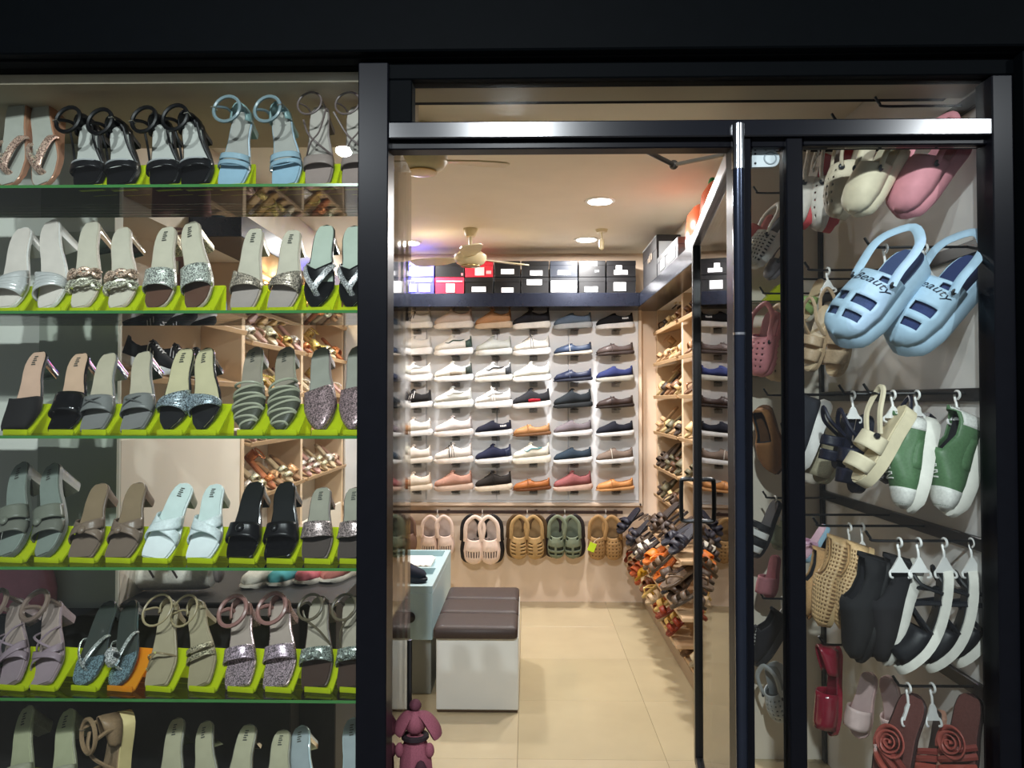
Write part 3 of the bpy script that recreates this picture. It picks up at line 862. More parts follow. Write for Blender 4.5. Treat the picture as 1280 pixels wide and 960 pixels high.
K['roseglit'] = dict(sole=((146, 128, 128), 'glitter'), insole=((166, 152, 142), 'satin'), toe='square', w=.088, heel=(((150, 128, 126), 'glitter'), .75), toepad=((146, 130, 136), 'glitter'),
    ops=[('band', .28, .46, .036, ((150, 134, 144), 'glitter')), ('cup', .8, .035, ((150, 114, 106), 'satin')), ('ankle', .82, .045, .043, .006, ((142, 104, 98), 'satin'))])
K['silverbow'] = dict(sole=((70, 58, 50), 'leather'), insole=((160, 152, 136), 'satin'), toe='square', w=.092, heel=(((90, 80, 66), 'leather'), .8), toepad=((62, 48, 42), 'satin'),
    ops=[('band', .24, .42, .038, ((120, 128, 122), 'glitter')), ('gems', [(.33, 0, .044), (.30, .4, .04), (.30, -.4, .04)], .013, ((140, 148, 142), 'glitter')), ('ankle', .80, .05, .036, .004, ((92, 84, 68), 'satin')),
         ('tubes', [[(.44, -.95, 0), (.6, -.6, .035), (.7, .3, .05), (.8, 1.0, .03)]], .0035, ((92, 84, 68), 'satin'))])
K['paleplain'] = dict(sole=((150, 150, 126), 'leather'), insole=((168, 170, 138), 'satin'), toe='square', w=.086, heel=(((160, 158, 140), 'leather'), .8), logo=1, ops=[('band', .2, .42, .036, ((150, 150, 130), 'satin'))])
K['paleclear'] = dict(sole=((120, 118, 104), 'leather'), insole=((168, 164, 138), 'satin'), toe='square', w=.08, heel=('clear', .75), logo=1, ops=[('band', .2, .42, .036, ((130, 128, 112), 'satin'))])
K['clearsole'] = dict(sole=((176, 196, 200), 'patent'), insole=((150, 160, 162), 'patent'), toe='round', w=.08, heel=('clear', .8), logo=1, ops=[('band', .2, .42, .036, ((180, 196, 200), 'patent'))])

NEAR = 'nearer the door post'
FARR = 'farther from the door post'
def pair(kind, desc, short, row, a, b, cat='sandal', noun=None, stands=(NEON, NEON), shared=True, D=2.035, suffix=None):
    """a: the farther one, b: the one nearer the post; each (toe px, top px) or None"""
    d = K[kind] if isinstance(kind, str) else None
    for k, (s, which) in enumerate(((a, FARR), (b, NEAR))):
        if s is None: continue
        kk = kind if isinstance(kind, str) else kind[k]
        lab = '%s, the one %s, %s' % (desc, which, SHN[row])
        st = None if stands is None else 'neon %s acrylic stand under %s %s, %s' % ('orange' if stands[k] is NEON_O else 'yellow-green', short, which, SHN[row])
        place_sandal(kk, K[kk], s[0], s[1], row, lab, noun or ('heeled_sandal' if cat == 'sandal' else 'heeled_mule'), cat, -1 if k == 0 else 1, 'sandals on the window shelves', st, D=D, sm=stands[k] if stands else None)

pair('glitterthong', 'pale sandal with rose glitter thong', 'glitter thong', 0, ((14, 224), (22, 117)), ((57, 226), (50, 116)), noun='thong_sandal', stands=None)
pair('blackplat', 'black platform sandal beside the glitter thongs', 'first black platform', 0, ((112, 226), (112, 153)), ((153, 224), (150, 156)))
pair('blackplat', 'black platform sandal beside the blue pair', 'second black platform', 0, ((208, 225), (203, 153)), ((246, 222), (240, 150)))
pair('bluesq', 'light blue square toe ankle sandal', 'light blue sandal', 0, ((288, 225), (306, 138)), ((357, 226), (352, 138)))
pair('taupestrap', 'taupe strappy sandal with crossed laces', 'taupe sandal', 0, ((398, 226), (400, 131)), ((443, 226), (446, 131)))
pair('whitefan', 'pearl white mule with pleated band', 'white mule', 1, ((8, 383), (30, 283)), ((60, 384), (64, 268)), cat='mule')
pair('braid', 'mule with braided glitter straps', 'braided mule', 1, ((101, 384), (115, 275)), ((148, 384), (153, 283)), cat='mule')
pair('silverband', 'silver glitter band mule', 'silver mule', 1, ((195, 383), (210, 282)), ((246, 383), (238, 276)), cat='mule')
pair('taupefan', 'square toe mule with taupe glitter band', 'taupe glitter mule', 1, ((303, 384), (320, 284)), ((349, 384), (367, 286)), cat='mule')
pair('blackv', 'black pointed mule with glitter V strap', 'black V mule', 1, ((394, 384), (408, 280)), ((438, 384), (442, 281)), cat='mule')
pair('suede', 'black suede closed mule with pink insole', 'suede mule', 2, None, ((18, 541), (50, 438)), cat='mule')
pair('patentband', 'black patent band mule with tan insole', 'patent mule', 2, None, ((75, 541), (102, 440)), cat='mule')
pair('greycross', 'grey satin mule with clear heel', 'grey mule', 2, ((116, 541), (137, 440)), ((166, 541), (180, 438)), cat='mule')
pair('glitpoint', 'pointed mule with silver glitter band', 'pointed mule', 2, ((210, 541), (233, 434)), ((252, 541), (257, 434)), cat='mule')
pair('woven', 'sage woven strip pointed mule', 'woven mule', 2, ((310, 541), (318, 429)), ((352, 541), (357, 429)), cat='mule')
pair('mauveclosed', 'mauve glitter pointed closed mule', 'mauve closed mule', 2, ((403, 541), (400, 431)), ((442, 541), (447, 431)), cat='mule')
pair('greenknot', 'grey-green platform mule with knotted bands', 'grey-green mule', 3, ((12, 706), (27, 575)), ((57, 706), (65, 576)), cat='mule')
pair('brownknot', 'taupe brown mule with knotted cross straps', 'brown mule', 3, ((101, 706), (127, 603)), ((146, 706), (174, 602)), cat='mule')
pair('whitecross', 'white mule with crossed wide straps', 'white cross mule', 3, ((192, 706), (233, 603)), ((248, 706), (270, 604)), cat='mule')
pair('blacksatin', 'black satin mule with knotted band', 'black satin mule', 3, ((300, 706), (320, 601)), ((347, 706), (358, 601)), cat='mule')
pair('mauveband', 'mauve glitter band mule with open toe', 'mauve band mule', 3, ((394, 706), (403, 608)), ((438, 706), (444, 608)), cat='mule')
pair('mauveankle', 'mauve satin sandal with ankle strap', 'mauve sandal', 4, ((14, 871), (20, 748)), ((52, 871), (68, 750)))
pair(('patentthong', 'zebra'), 'silver-black thong sandal with glitter toe', 'silver-black thong', 4, ((103, 871), (137, 750)), ((148, 871), (163, 750)), noun='thong_sandal', stands=(NEON, NEON_O))
pair(('beigering', 'beigering2'), 'beige thin strap sandal with ankle ring', 'beige ring sandal', 4, ((196, 871), (214, 752)), ((250, 871), (246, 752)))
pair('roseglit', 'rose glitter sandal with pink ankle strap', 'rose glitter sandal', 4, ((298, 871), (304, 752)), ((345, 871), (352, 748)))
pair('silverbow', 'silver glitter bow sandal with dark toe', 'silver bow sandal', 4, ((394, 871), (400, 744)), ((438, 871), (441, 744)))
pair('paleplain', 'pale green-beige mule', 'pale mule', 5, ((14, 1030), (35, 881)), ((66, 1030), (86, 885)), cat='mule')
pair('paleclear', 'cream insole mule with clear heel', 'cream mule', 5, ((205, 1035), (222, 896)), ((250, 1035), (257, 900)), cat='mule')
pair('paleclear', 'cream insole mule beside the transparent mule', 'narrow cream mule', 5, ((288, 1035), (312, 904)), ((338, 1040), (354, 911)), cat='mule')
pair('clearsole', 'transparent mule with shiny footbed', 'transparent mule', 5, ((374, 1040), (376, 906)), ((440, 1040), (441, 896)), cat='mule')

# beige wedge sandal standing on its side in the lowest row
# ================================================================== closed shoes (sneakers, slip-ons, loafers, clogs)
SNEAK = ((0, 10), (.1, 5), (.3, 0), (.6, 3), (1, 2))
def sneaker_parts(root, L, up, sole, style='runner', acc=None, lining=(40, 40, 44), side=1, W=.36, lace=None, thick=1.0, kind='fabric'):
    """closed shoe on a moulded sole, toe at the origin"""
    th = {'runner': .034, 'slip': .028, 'loafer': .014, 'chunky': .042, 'plim': .03}[style] * thick * L / .27
    l = Last(L, W * L, 'round' if style != 'loafer' else 'point', SNEAK, th, side)
    # moulded sole with a bulging side wall
    rings = []
    for t in TS:
        k = interp(((0, .7), (.12, .9), (.4, .85), (.7, 1.05), (1, 1.1)), t)
        rr = []
        for u, f in ((-.97, 0), (.97, 0), (1.05, .25), (1.04, .75), (.95, 1.0), (-.95, 1.0), (-1.04, .75), (-1.05, .25)):
            p = l.pt(t, u, 0); rr.append(Vector((p.x, p.y + (0 if 0 < t < 1 else 0) + (.012 * math.sin(f * PI) * (1 if t > .9 else (-1 if t < .05 else 0))), p.z - (p.z - (.004 if t < .08 else 0)) * f)))
        rings.append(rr)
    MB().loft(rings).build('sole', mat(sole, 'foam'), root)
    H = L / .27
    if style == 'loafer':
        hp = ((0, .012), (.08, .034), (.25, .046), (.42, .06), (.5, .062), (.6, .045), (.75, .042), (.9, .052), (1, .058))
        o0, o1 = .5, .95
    elif style == 'slip':
        hp = ((0, .014), (.08, .036), (.25, .05), (.45, .074), (.53, .078), (.62, .06), (.78, .05), (.92, .062), (1, .068))
        o0, o1 = .54, .95
    else:
        hp = ((0, .016), (.06, .036), (.2, .048), (.38, .075), (.52, .098), (.6, .086), (.72, .066), (.88, .07), (.96, .085), (1, .088))
        o0, o1 = .55, .95
    fh = lambda t: interp(hp, t) * H
    um = mat(up, kind)
    uo = dome_mb(l, .0, 1.0, fh, nT=22, nS=16, p=.55, k=.98, mask=lambda a, s: not (o0 < a < o1 and .27 < s < .73)).build('upper', um, root, solid=.003)
    # lining and footbed seen through the opening
    dome_mb(l, o0 - .1, .98, lambda t: fh(t) * .86, nT=10, nS=10, p=.5, k=.9, mask=lambda a, s: not (.2 < s < .8 and a > .15)).build('lining', mat(lining, 'fabric'), root)
    if lace:
        mb = MB()
        for i in range(5):
            t = .27 + i * .055
            mb.tube([l.pt(t, -math.cos(PI * s) * .98, fh(t) * math.sin(PI * s) ** .55 + .003) for s in (.36, .43, .5, .57, .64)], .0022 * H, 5)
            mb.tube([l.pt(t + .04 * (s - .36) / .28, -math.cos(PI * s) * .98, fh(t + .04 * (s - .36) / .28) * math.sin(PI * s) ** .55 + .004) for s in (.36, .43, .5, .57, .64)], .0018 * H, 5)
        if len(lace) > 3:   # ends hang loose over the side
            for dx in (0, .012):
                a = l.pt(.5, .3, fh(.5) + .003)
                mb.tube(catmull([a, a + Vector((.05, -.005, .012)), a + Vector((.075, dx, -.03)), a + Vector((.078, dx * 1.5, -.09))]), .0018, 5)
        mb.build('laces', mat(lace[:3], 'fabric'), root)
    if style in ('runner', 'chunky'):
        dome_mb(l, .44, lambda s: .58, lambda t: fh(t) + .008 * H, nT=4, nS=6, p=.5, k=.8, s0=.34, s1=.66).build('tongue', um, root, solid=.004)
    if acc:
        for a in acc:
            c = mat(a[1], 'leather')
            if a[0] == 'stripes':
                mb = MB()
                for i in range(3):
                    for sg in (0, 1):
                        pts = [l.pt(.36 + i * .07 + .06 * q, (-math.cos(PI * s)) * 1.0, fh(.36 + i * .07) * math.sin(PI * s) ** .55 + .001) for q, s in ((0, .05), (.4, .12), (.8, .22), (1, .32))]
                        if sg: pts = [Vector((2 * l.c(.4) - p.x, p.y, p.z)) for p in pts]
                        mb.tube(pts, .0045 * H, 5, flat=.6)
                mb.build('side_stripe', c, uo)
            elif a[0] == 'swoosh':
                for sg in (0, 1):
                    pts = [l.pt(t, -math.cos(PI * s), fh(t) * math.sin(PI * s) ** .55 + .002) for t, s in ((.3, .2), (.4, .1), (.52, .12), (.7, .2), (.82, .26))]
                    if sg: pts = [Vector((2 * l.c(.5) - p.x, p.y, p.z)) for p in pts]
                    MB().tube(catmull(pts, 3), [.002 + .006 * math.sin(PI * i / 12) ** .7 for i in range(13)], 6, flat=.6).build('side_flash', c, uo)
            elif a[0] == 'heel':
                dome_mb(l, .84, 1.0, lambda t: fh(t) * .97, nT=5, nS=16, p=.55, k=1.02, mask=lambda q, s: not (.2 < s < .8 and q < .9)).build('heel_panel', c, root, solid=.003)
            elif a[0] == 'toe':
                dome_mb(l, .0, .2, lambda t: fh(t) * 1.02, nT=5, nS=14, p=.55, k=1.02).build('toe_cap', c, root, solid=.003)
            elif a[0] == 'vamp':
                mb = MB()
                mb.tube([l.pt(.40 + .03 * abs(s - .5), -math.cos(PI * s) * 1.02, fh(.42) * math.sin(PI * s) ** .55 + .003) for s in [i / 14 for i in range(15)]], .006 * H, 6, flat=.5)
                mb.build('saddle_strap', c, uo)
            elif a[0] == 'mid':
                dome_mb(l, .42, .74, lambda t: fh(t) * .5, nT=5, nS=16, p=.5, k=1.02, mask=lambda q, s: s < .2 or s > .8).build('side_panel', c, root, solid=.003)
            elif a[0] == 'word':
                mb = MB()
                for sg in (1, -1):
                    for i in range(5):
                        t = .7 + i * .035
                        p = l.pt(t, .99 * sg, fh(t) * .45); e = Vector((.0016 * sg, 0, 0))
                        mb.add([p + e, p + e + Vector((0, L * .022, 0)), p + e + Vector((-.002 * sg, L * .022, .012)), p + e + Vector((-.002 * sg, 0, .012))], [(0, 1, 2, 3)])
                mb.build('side_mark', c, uo, smooth=False)
    return l

# --- back wall: seven rows of six
COLS = [(497, 540), (544, 591), (595, 640), (642, 688), (693, 740), (746, 792)]
ROWS = [412, 445, 478, 511, 546, 580, 614]
W_ = (232, 232, 234); OFFW = (222, 222, 214); NAVY = (26, 32, 56); BLACK = (22, 22, 26); WSOLE = (238, 236, 232)
SN = [
 [('runner', (200, 198, 196), WSOLE, 'white sneaker with black side stripes', dict(acc=[('stripes', BLACK)], lace=BLACK)),
  ('runner', (196, 180, 172), (232, 226, 220), 'pinkish grey laced sneaker', dict(lace=(214, 204, 198))),
  ('runner', (178, 134, 98), (206, 184, 160), 'tan laced sneaker', dict(lace=(150, 108, 76))),
  ('runner', (34, 34, 40), WSOLE, 'black knit sneaker with white sole', dict(lace=(20, 20, 20, 1))),
  ('slip', (92, 108, 128), (176, 182, 188), 'slate blue slip-on with grey sole', dict()),
  ('slip', BLACK, W_, 'black slip-on with thick white sole', dict(acc=[('word', W_)]))],
 [('chunky', (236, 238, 240), W_, 'plain white chunky sneaker', dict(lace=W_)),
  ('runner', (232, 234, 232), W_, 'white sneaker with dark green flashes', dict(acc=[('swoosh', (48, 74, 68)), ('heel', (60, 84, 78))], lace=W_)),
  ('runner', (196, 202, 200), (206, 208, 206), 'pale grey sneaker on clear bracket', dict(lace=(200, 204, 202))),
  ('runner', (234, 234, 230), W_, 'white sneaker with loose dark laces', dict(lace=(40, 40, 44, 1))),
  ('loafer', (58, 72, 98), (196, 190, 180), 'blue boat loafer with pale stitching', dict(acc=[('vamp', (200, 196, 186))], kind='leather')),
  ('loafer', (86, 74, 72), (60, 50, 48), 'grey-brown loafer with saddle strap', dict(acc=[('vamp', (70, 58, 56))], kind='leather'))],
 [('chunky', (238, 240, 242), W_, 'white chunky sneaker with grey mesh', dict(acc=[('swoosh', (196, 200, 204))], lace=W_)),
  ('runner', (226, 226, 220), W_, 'white sneaker with dark heel panel', dict(acc=[('heel', (56, 66, 62)), ('mid', (150, 140, 126))], lace=W_)),
  ('runner', (220, 222, 222), (222, 220, 214), 'white sneaker with bold black flash', dict(acc=[('swoosh', BLACK), ('heel', (60, 64, 70))], lace=W_)),
  ('runner', (222, 224, 216), W_, 'off-white soft sneaker', dict(lace=OFFW)),
  ('loafer', (32, 40, 66), (40, 44, 60), 'dark navy driving loafer with laces', dict(acc=[('vamp', (60, 70, 96))], kind='leather')),
  ('slip', (40, 48, 92), (170, 168, 160), 'royal navy slip-on with beige sole', dict())],
 [('runner', (26, 26, 28), W_, 'black sneaker with white side stripes', dict(acc=[('stripes', W_)])),
  ('chunky', (206, 210, 208), (226, 228, 226), 'pale grey running sneaker', dict(acc=[('swoosh', (236, 238, 238))], lace=W_)),
  ('chunky', (228, 228, 228), W_, 'white sneaker with loose white laces', dict(acc=[('swoosh', (170, 174, 178))], lace=(236, 236, 236, 1))),
  ('runner', (38, 38, 44), W_, 'black trainer with red midsole patch', dict(acc=[('mid', (176, 30, 50))])),
  ('runner', (30, 36, 42), (38, 42, 46), 'all black training shoe', dict(thick=.8)),
  ('loafer', (58, 46, 44), (40, 32, 30), 'dark brown leather loafer', dict(acc=[('vamp', (44, 34, 32))], kind='leather'))],
 [('runner', (226, 222, 216), W_, 'cream white sneaker', dict(lace=W_)),
  ('runner', (212, 204, 204), (230, 224, 222), 'pale lilac grey sneaker', dict(lace=W_)),
  ('slip', (26, 28, 44), W_, 'navy slip-on with lettering and thick sole', dict(acc=[('word', W_)], thick=1.1)),
  ('loafer', (176, 128, 84), (120, 84, 56), 'tan moccasin loafer', dict(acc=[('vamp', (156, 110, 70))], kind='leather')),
  ('slip', (112, 104, 110), W_, 'grey slip-on with white sole', dict()),
  ('slip', (24, 26, 38), W_, 'plain black slip-on with slim white sole', dict(thick=.85))],
 [('runner', (222, 212, 202), (232, 224, 214), 'blush white sneaker', dict(lace=W_)),
  ('runner', (228, 220, 214), (226, 218, 212), 'white sneaker with black tongue and laces', dict(acc=[('vamp', BLACK)], lace=(40, 36, 36, 1))),
  ('runner', (30, 34, 58), W_, 'navy trainer with white sole', dict(acc=[('heel', (40, 46, 70))])),
  ('chunky', (220, 216, 202), (232, 226, 214), 'cream sneaker with teal accents', dict(acc=[('swoosh', (110, 160, 166))], lace=W_)),
  ('slip', (40, 54, 68), W_, 'dark teal slip-on with white sole', dict()),
  ('slip', (122, 106, 96), W_, 'taupe slip-on with pale tongue', dict(acc=[('vamp', (206, 200, 190))]))],
 [('runner', (230, 214, 196), (232, 216, 196), 'warm white sneaker with small dots', dict(lace=W_)),
  ('runner', (186, 142, 126), (206, 180, 164), 'dusty pink knit sneaker', dict(lace=(200, 170, 156))),
  ('runner', (40, 36, 34), (228, 214, 196), 'black sneaker with laces hanging down', dict(lace=(24, 22, 22, 1))),
  ('loafer', (168, 104, 58), (110, 66, 38), 'reddish tan leather loafer', dict(acc=[('vamp', (140, 84, 46))], kind='leather')),
  ('runner', (152, 92, 94), (218, 186, 172), 'mauve knit sneaker', dict(thick=.9)),
  ('loafer', (204, 142, 88), (214, 160, 108), 'light orange tan boat shoe', dict(acc=[('vamp', (176, 116, 66))], kind='leather'))]]
BR_M = glass_mat('bracket_acrylic', (.9, .9, .9), rough=.05, ior=1.45)
YS = DP - .013
for r_ in range(7):
    for c_ in range(6):
        st, up, so, desc, kw = SN[r_][c_]
        D = YS - .062
        a, b = at(COLS[c_][0], ROWS[r_], D), at(COLS[c_][1], ROWS[r_], D)
        tilt = R(3.5)
        m = frame(Vector((a.x, D, a.z)), Vector((0, -1, 0)), Vector((math.cos(tilt), 0, math.sin(tilt))), Vector((-math.sin(tilt), 0, math.cos(tilt))))
        nm = {'loafer': 'loafer', 'slip': 'slip_on_shoe'}.get(st, 'sneaker')
        t = thing(nm, '%s, %s row below the shoeboxes' % (desc, ORD[r_]), 'shoe', m, 'shoes on the back wall')
        sneaker_parts(t, b.x - a.x, up, so, st, side=1, **kw)
        cx = (a.x + b.x) / 2 + .01
        br = MB().bbox(cx - .028, cx + .028, D - .03, YS, a.z - .005, a.z - .001, .001)
        br.bbox(cx - .028, cx + .028, YS - .003, YS, a.z - .03, a.z, .001).build('shoe_bracket', BR_M, pb, smooth=False)
        MB().bbox(cx - .006, cx + .006, D - .0, YS, a.z - .010, a.z - .005, .002).build('bracket_arm', mat((150, 140, 128), 'plastic'), pb, smooth=False)

# ------------------------------------------------------------------ clog
def clog_parts(root, L, c, sole=None, holes='slots', W=.40, side=1, strap=True, th=.03, inner=None, btn=True):
    l = Last(L, W * L, 'clog', ((0, 8), (.2, 2), (.5, 3), (1, 2)), th * L / .27, side)
    sm = mat(sole or c, 'foam'); um = mat(c, 'foam')
    rings = []
    for t in TS:
        rr = []
        for u, f in ((-.95, 0), (.95, 0), (1.06, .2), (1.07, .7), (.96, 1.0), (-.96, 1.0), (-1.07, .7), (-1.06, .2)):
            p = l.pt(t, u, 0)
            rr.append(Vector((p.x, p.y, p.z - (p.z - (.006 if t < .08 else .0)) * f)))
        rings.append(rr)
    MB().loft(rings).build('sole', sm, root)
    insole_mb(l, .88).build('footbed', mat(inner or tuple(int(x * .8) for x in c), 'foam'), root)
    H = L / .27
    hp = ((0, .016), (.06, .036), (.2, .056), (.4, .066), (.62, .06))
    fh = lambda t: interp(hp, t) * H
    if holes == 'slots':
        mk = lambda i, j: not ((i in (4, 5) and (4 <= j <= 9 or 12 <= j <= 17)) or (i in (8, 9, 10) and (3 <= j <= 9 or 12 <= j <= 18)) or (i in (17, 18) and (4 <= j <= 6 or 15 <= j <= 17)))
    elif holes == 'bars':
        mk = lambda i, j: not (i in (6, 7, 8, 9, 10) and j in (5, 7, 9, 11, 13, 15))
    elif holes == 'ribs':
        mk = lambda i, j: not (i in (5, 8, 11, 14) and (4 <= j <= 8 or 13 <= j <= 17))
    elif holes == 'dots':
        mk = lambda i, j: not (i % 3 == 1 and j % 3 == 1 and 3 < i < 17 and 3 < j < 18)
    elif holes == 'lattice':
        mk = lambda i, j: not (i % 2 == 1 and j % 2 == 1 and 2 < i < 18)
    else:
        mk = lambda i, j: True
    nT, nS = 20, 22
    o = dome_mb(l, .0, lambda s: .62 - .08 * math.sin(PI * s), fh, nT=nT, nS=nS, p=.6, k=1.0, mask=lambda a, s: mk(int(a * nT), int(s * nS))).build('upper', um, root, solid=.004)
    if holes in ('slots', 'dots', 'lattice', 'ribs', 'bars'):
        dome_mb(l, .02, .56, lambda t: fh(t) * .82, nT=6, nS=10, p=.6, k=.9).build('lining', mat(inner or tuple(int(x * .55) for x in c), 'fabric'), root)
    if strap:
        pts = [(.5, -1.0, .04 * H), (.62, -1.08, .05 * H), (.8, -1.12, .055 * H), (.93, -1.0, .056 * H), (1.0, 0, .058 * H)]
        P = [l.pt(*q) for q in pts]
        P[-1] = l.pt(1.0, 0, .058 * H) + Vector((0, .012, 0))
        Q = [Vector((2 * l.c(q[0]) - p.x, p.y, p.z)) for p, q in zip(P, pts)]
        hs_ = MB().tube(catmull(P + Q[::-1][1:], 4), .011 * H, 8, flat=.45).build('heel_strap', um, root)
        if btn:
            for sg in (-1, 1):
                MB().ball(l.pt(.5, 1.06 * sg, .042 * H), .004, .009, .009).build('rivet', mat((30, 34, 40), 'plastic'), hs_)
    return l, fh

def hang(heel, toe, D, phi, Dt=None, roll=0.0):
    """frame for a hanging shoe: heel and toe pixels, phi 0 = seen from its side with the top to the left, 90 = top towards the street"""
    h = at(heel[0], heel[1], D); t = at(toe[0], toe[1], Dt or D)
    ly = (h - t); L = ly.length; ly = ly / L
    v = (t - EYE).normalized()
    left = v.cross(ly)            # perpendicular to view and length
    left = left if left.x < 0 else -left
    left.normalize()
    back = ly.cross(left).normalized()
    if back.y > 0: back = -back
    up = (left * math.cos(R(phi)) + back * math.sin(R(phi))).normalized()
    lx = ly.cross(up).normalized()
    return frame(t, lx, ly, up), L

def hanger(px, py, D, drop, label, m=(232, 232, 230), w=.05, ax='x'):
    """white plastic shoe hanger: hook over the rod at px, py, body below"""
    q = at(px, py, D)
    r = thing('shoe_hanger', label, 'hanger', Matrix.Translation(q), 'shoe hangers')
    pm = mat(m, 'plastic')
    n = [(.0, -.004 + -.0, -.012), (0, -.0135, -.004), (0, -.011, .0065), (0, 0, .0105), (0, .010, .006), (0, .0105, -.008), (0, .003, -.025), (0, 0, -drop * .55)]
    MB().tube(catmull(n, 4), .0034, 7).build('hook', pm, r)
    rings = []
    for f, k, d in ((.5, .004, .003), (.62, .009, .003), (.75, w * .3, .003), (.9, w * .45, .0025), (1.0, w * .5, .0025)):
        z = -drop * f
        rings.append([(-k, -d, z), (k, -d, z), (k, d, z), (-k, d, z)])
    hb = MB().loft(rings).build('body', pm, r)
    for sg in (-1, 1):
        MB().tube(catmull([(sg * w * .42, 0, -drop * .92), (sg * w * .55, -.004, -drop * 1.0), (sg * w * .55, -.008, -drop * 1.12), (sg * w * .4, -.004, -drop * 1.16)], 3), .0032, 6).build('clip', pm, hb)
    return r

# --- bar on the back wall with pairs of clogs
DBAR = DB - .07
zb = Z(640, DBAR)
bar = thing('hanging_rail', 'dark brown rail on the back wall carrying clogs', 'rail', Matrix.Translation((0, DBAR, zb)))
MB().bbox(X(440, DBAR), X(778, DBAR), -.006, .006, -.011, .011, .002).build('rail_bar', mat((58, 40, 34), 'metal', .4), bar, smooth=False)
for px in (450, 560, 670, 770):
    MB().box(X(px, DBAR) - .01, X(px, DBAR) + .01, .006, .07, -.008, .008).build('rail_bracket', mat((58, 40, 34), 'metal', .4), bar, smooth=False)
CP = [(501, 690, (120, 92, 80), None, 'none', 'dusty brown clog behind the window post', None),
      (547, 694, (222, 196, 182), None, 'bars', 'pale blush clog over the counter', None),
      (603, 703, (232, 208, 194), None, 'bars', 'pale pink clog with long vents', (30, 28, 30)),
      (659, 697, (178, 146, 100), None, 'ribs', 'khaki clog with ribbed vents', (90, 68, 44)),
      (706, 696, (120, 130, 110), None, 'slots', 'sage green clog with slots', (44, 36, 38)),
      (757, 698, (168, 132, 88), (140, 108, 70), 'dots', 'tan clog with dotted holes', None)]
for px, ty, c, so, ho, desc, behind in CP:
    for sg in (-1, 1):
        m, L = hang((px + sg * 8, 644), (px + sg * 10.5, ty), DBAR - .05, 88)
        t = thing('clog', '%s, %s of the hung pair' % (desc, 'window side' if sg < 0 else 'open door side'), 'clog', m, 'clogs hung on the back wall')
        clog_parts(t, L, c, so, ho, W=.41, side=sg, btn=False)
        if behind:
            m, L = hang((px + sg * 13, 643), (px + sg * 16, ty - 1), DBAR - .0, 88)
            t = thing('clog', 'dark clog tucked behind the %s, %s' % (' '.join(desc.split()[:3]), 'window side' if sg < 0 else 'open door side'), 'clog', m, 'clogs hung on the back wall')
            clog_parts(t, L, behind, None, 'none', W=.38, side=sg, btn=False, th=.02)
    hanger(px, 639, DBAR - .008, .05, 'white hanger of the %s on the back rail' % ' '.join(desc.split()[:3]), (226, 220, 212), .04)
q = at(740, 684, DBAR - .2)
tg = thing('price_tag', 'bright yellow-green tag hanging from the tan clogs', 'tag', Matrix.Translation(q) @ Matrix.Rotation(R(22), 4, 'Y'))
MB().bbox(-.024, .024, -.001, .001, -.03, .03, .0008).build('card', mat((196, 226, 40), 'card'), tg, smooth=False)
MB().tube([(0.0, 0, .03), (.005, .01, .05), (.03, .03, .075)], .0012, 5).build('string', mat((220, 214, 200), 'fabric'), tg)

# beige wedge sandal turned to show its side in the lowest window row
m, L = hang((170, 886), (146, 1016), 2.07, 28)
t = thing('wedge_sandal', 'beige wedge sandal with buckle strap turned sideways, lowest shelf', 'sandal', m, 'sandals on the window shelves')
TB = ((140, 116, 88), 'leather')
sandal_parts(t, dict(sole=((214, 196, 140), 'foam'), insole=((146, 122, 94), 'leather'), toe='round', angs=((0, 0), (.4, 3), (.7, 4), (1, 0)), th=.034, W=.36,
    ops=[('band', .16, .42, .05, TB), ('cup', .74, .06, TB), ('ankle', .84, .07, .042, .006, TB, 1), ('tubes', [[(.5, -1, 0), (.62, -.4, .05), (.7, .4, .06), (.8, 1.1, .05)]], .006, TB)]), L, -1)
# ================================================================== THE OPEN DOOR
ZD = Z(181, 1.97)
Hh = Vector((X(921, 1.985), 1.985, 0)); Ee = Vector((X(872, 3.08), 3.08, 0))
dx = (Ee - Hh); WD = dx.length; dx.normalize()
dy = Vector((-dx.y, dx.x, 0))
door = bpy.data.objects.new('door_1', None); COL.objects.link(door)
door.matrix_world = frame(Hh, dx, dy, Vector((0, 0, 1))); door['kind'] = 'structure'
ALU = mat((150, 152, 156), 'metal', .3, .8)
DBLK = mat((20, 20, 22), 'metal', .3)
MB().bbox(.03, WD, -.02, .02, ZD - .05, ZD, .003).build('top_rail', ALU, door, smooth=False)
MB().bbox(.03, WD - .05, -.02, .02, .012, .045, .003).build('bottom_rail', DBLK, door, smooth=False)
MB().bbox(WD - .05, WD, -.021, .021, .012, ZD - .05, .003).build('stile', DBLK, door, smooth=False)
MB().bbox(.0, .03, -.018, .018, .012, ZD - .02, .003).build('stile', DBLK, door, smooth=False)
MB().box(.03, WD - .05, -.005, .005, .045, ZD - .05).build('pane', GLASS_DOOR, door, smooth=False)
for sg in (1, -1):
    h = MB()
    zt, zl = Z(600, 3.02), Z(652, 3.02)
    h.tube(catmull([(WD - .03, sg * .02, zt), (WD - .03, sg * .06, zt), (WD - .03, sg * .068, zt - .02), (WD - .03, sg * .068, zl + .02), (WD - .03, sg * .06, zl), (WD - .03, sg * .02, zl)], 4), .009, 8)
    h.build('handle', DBLK, door)
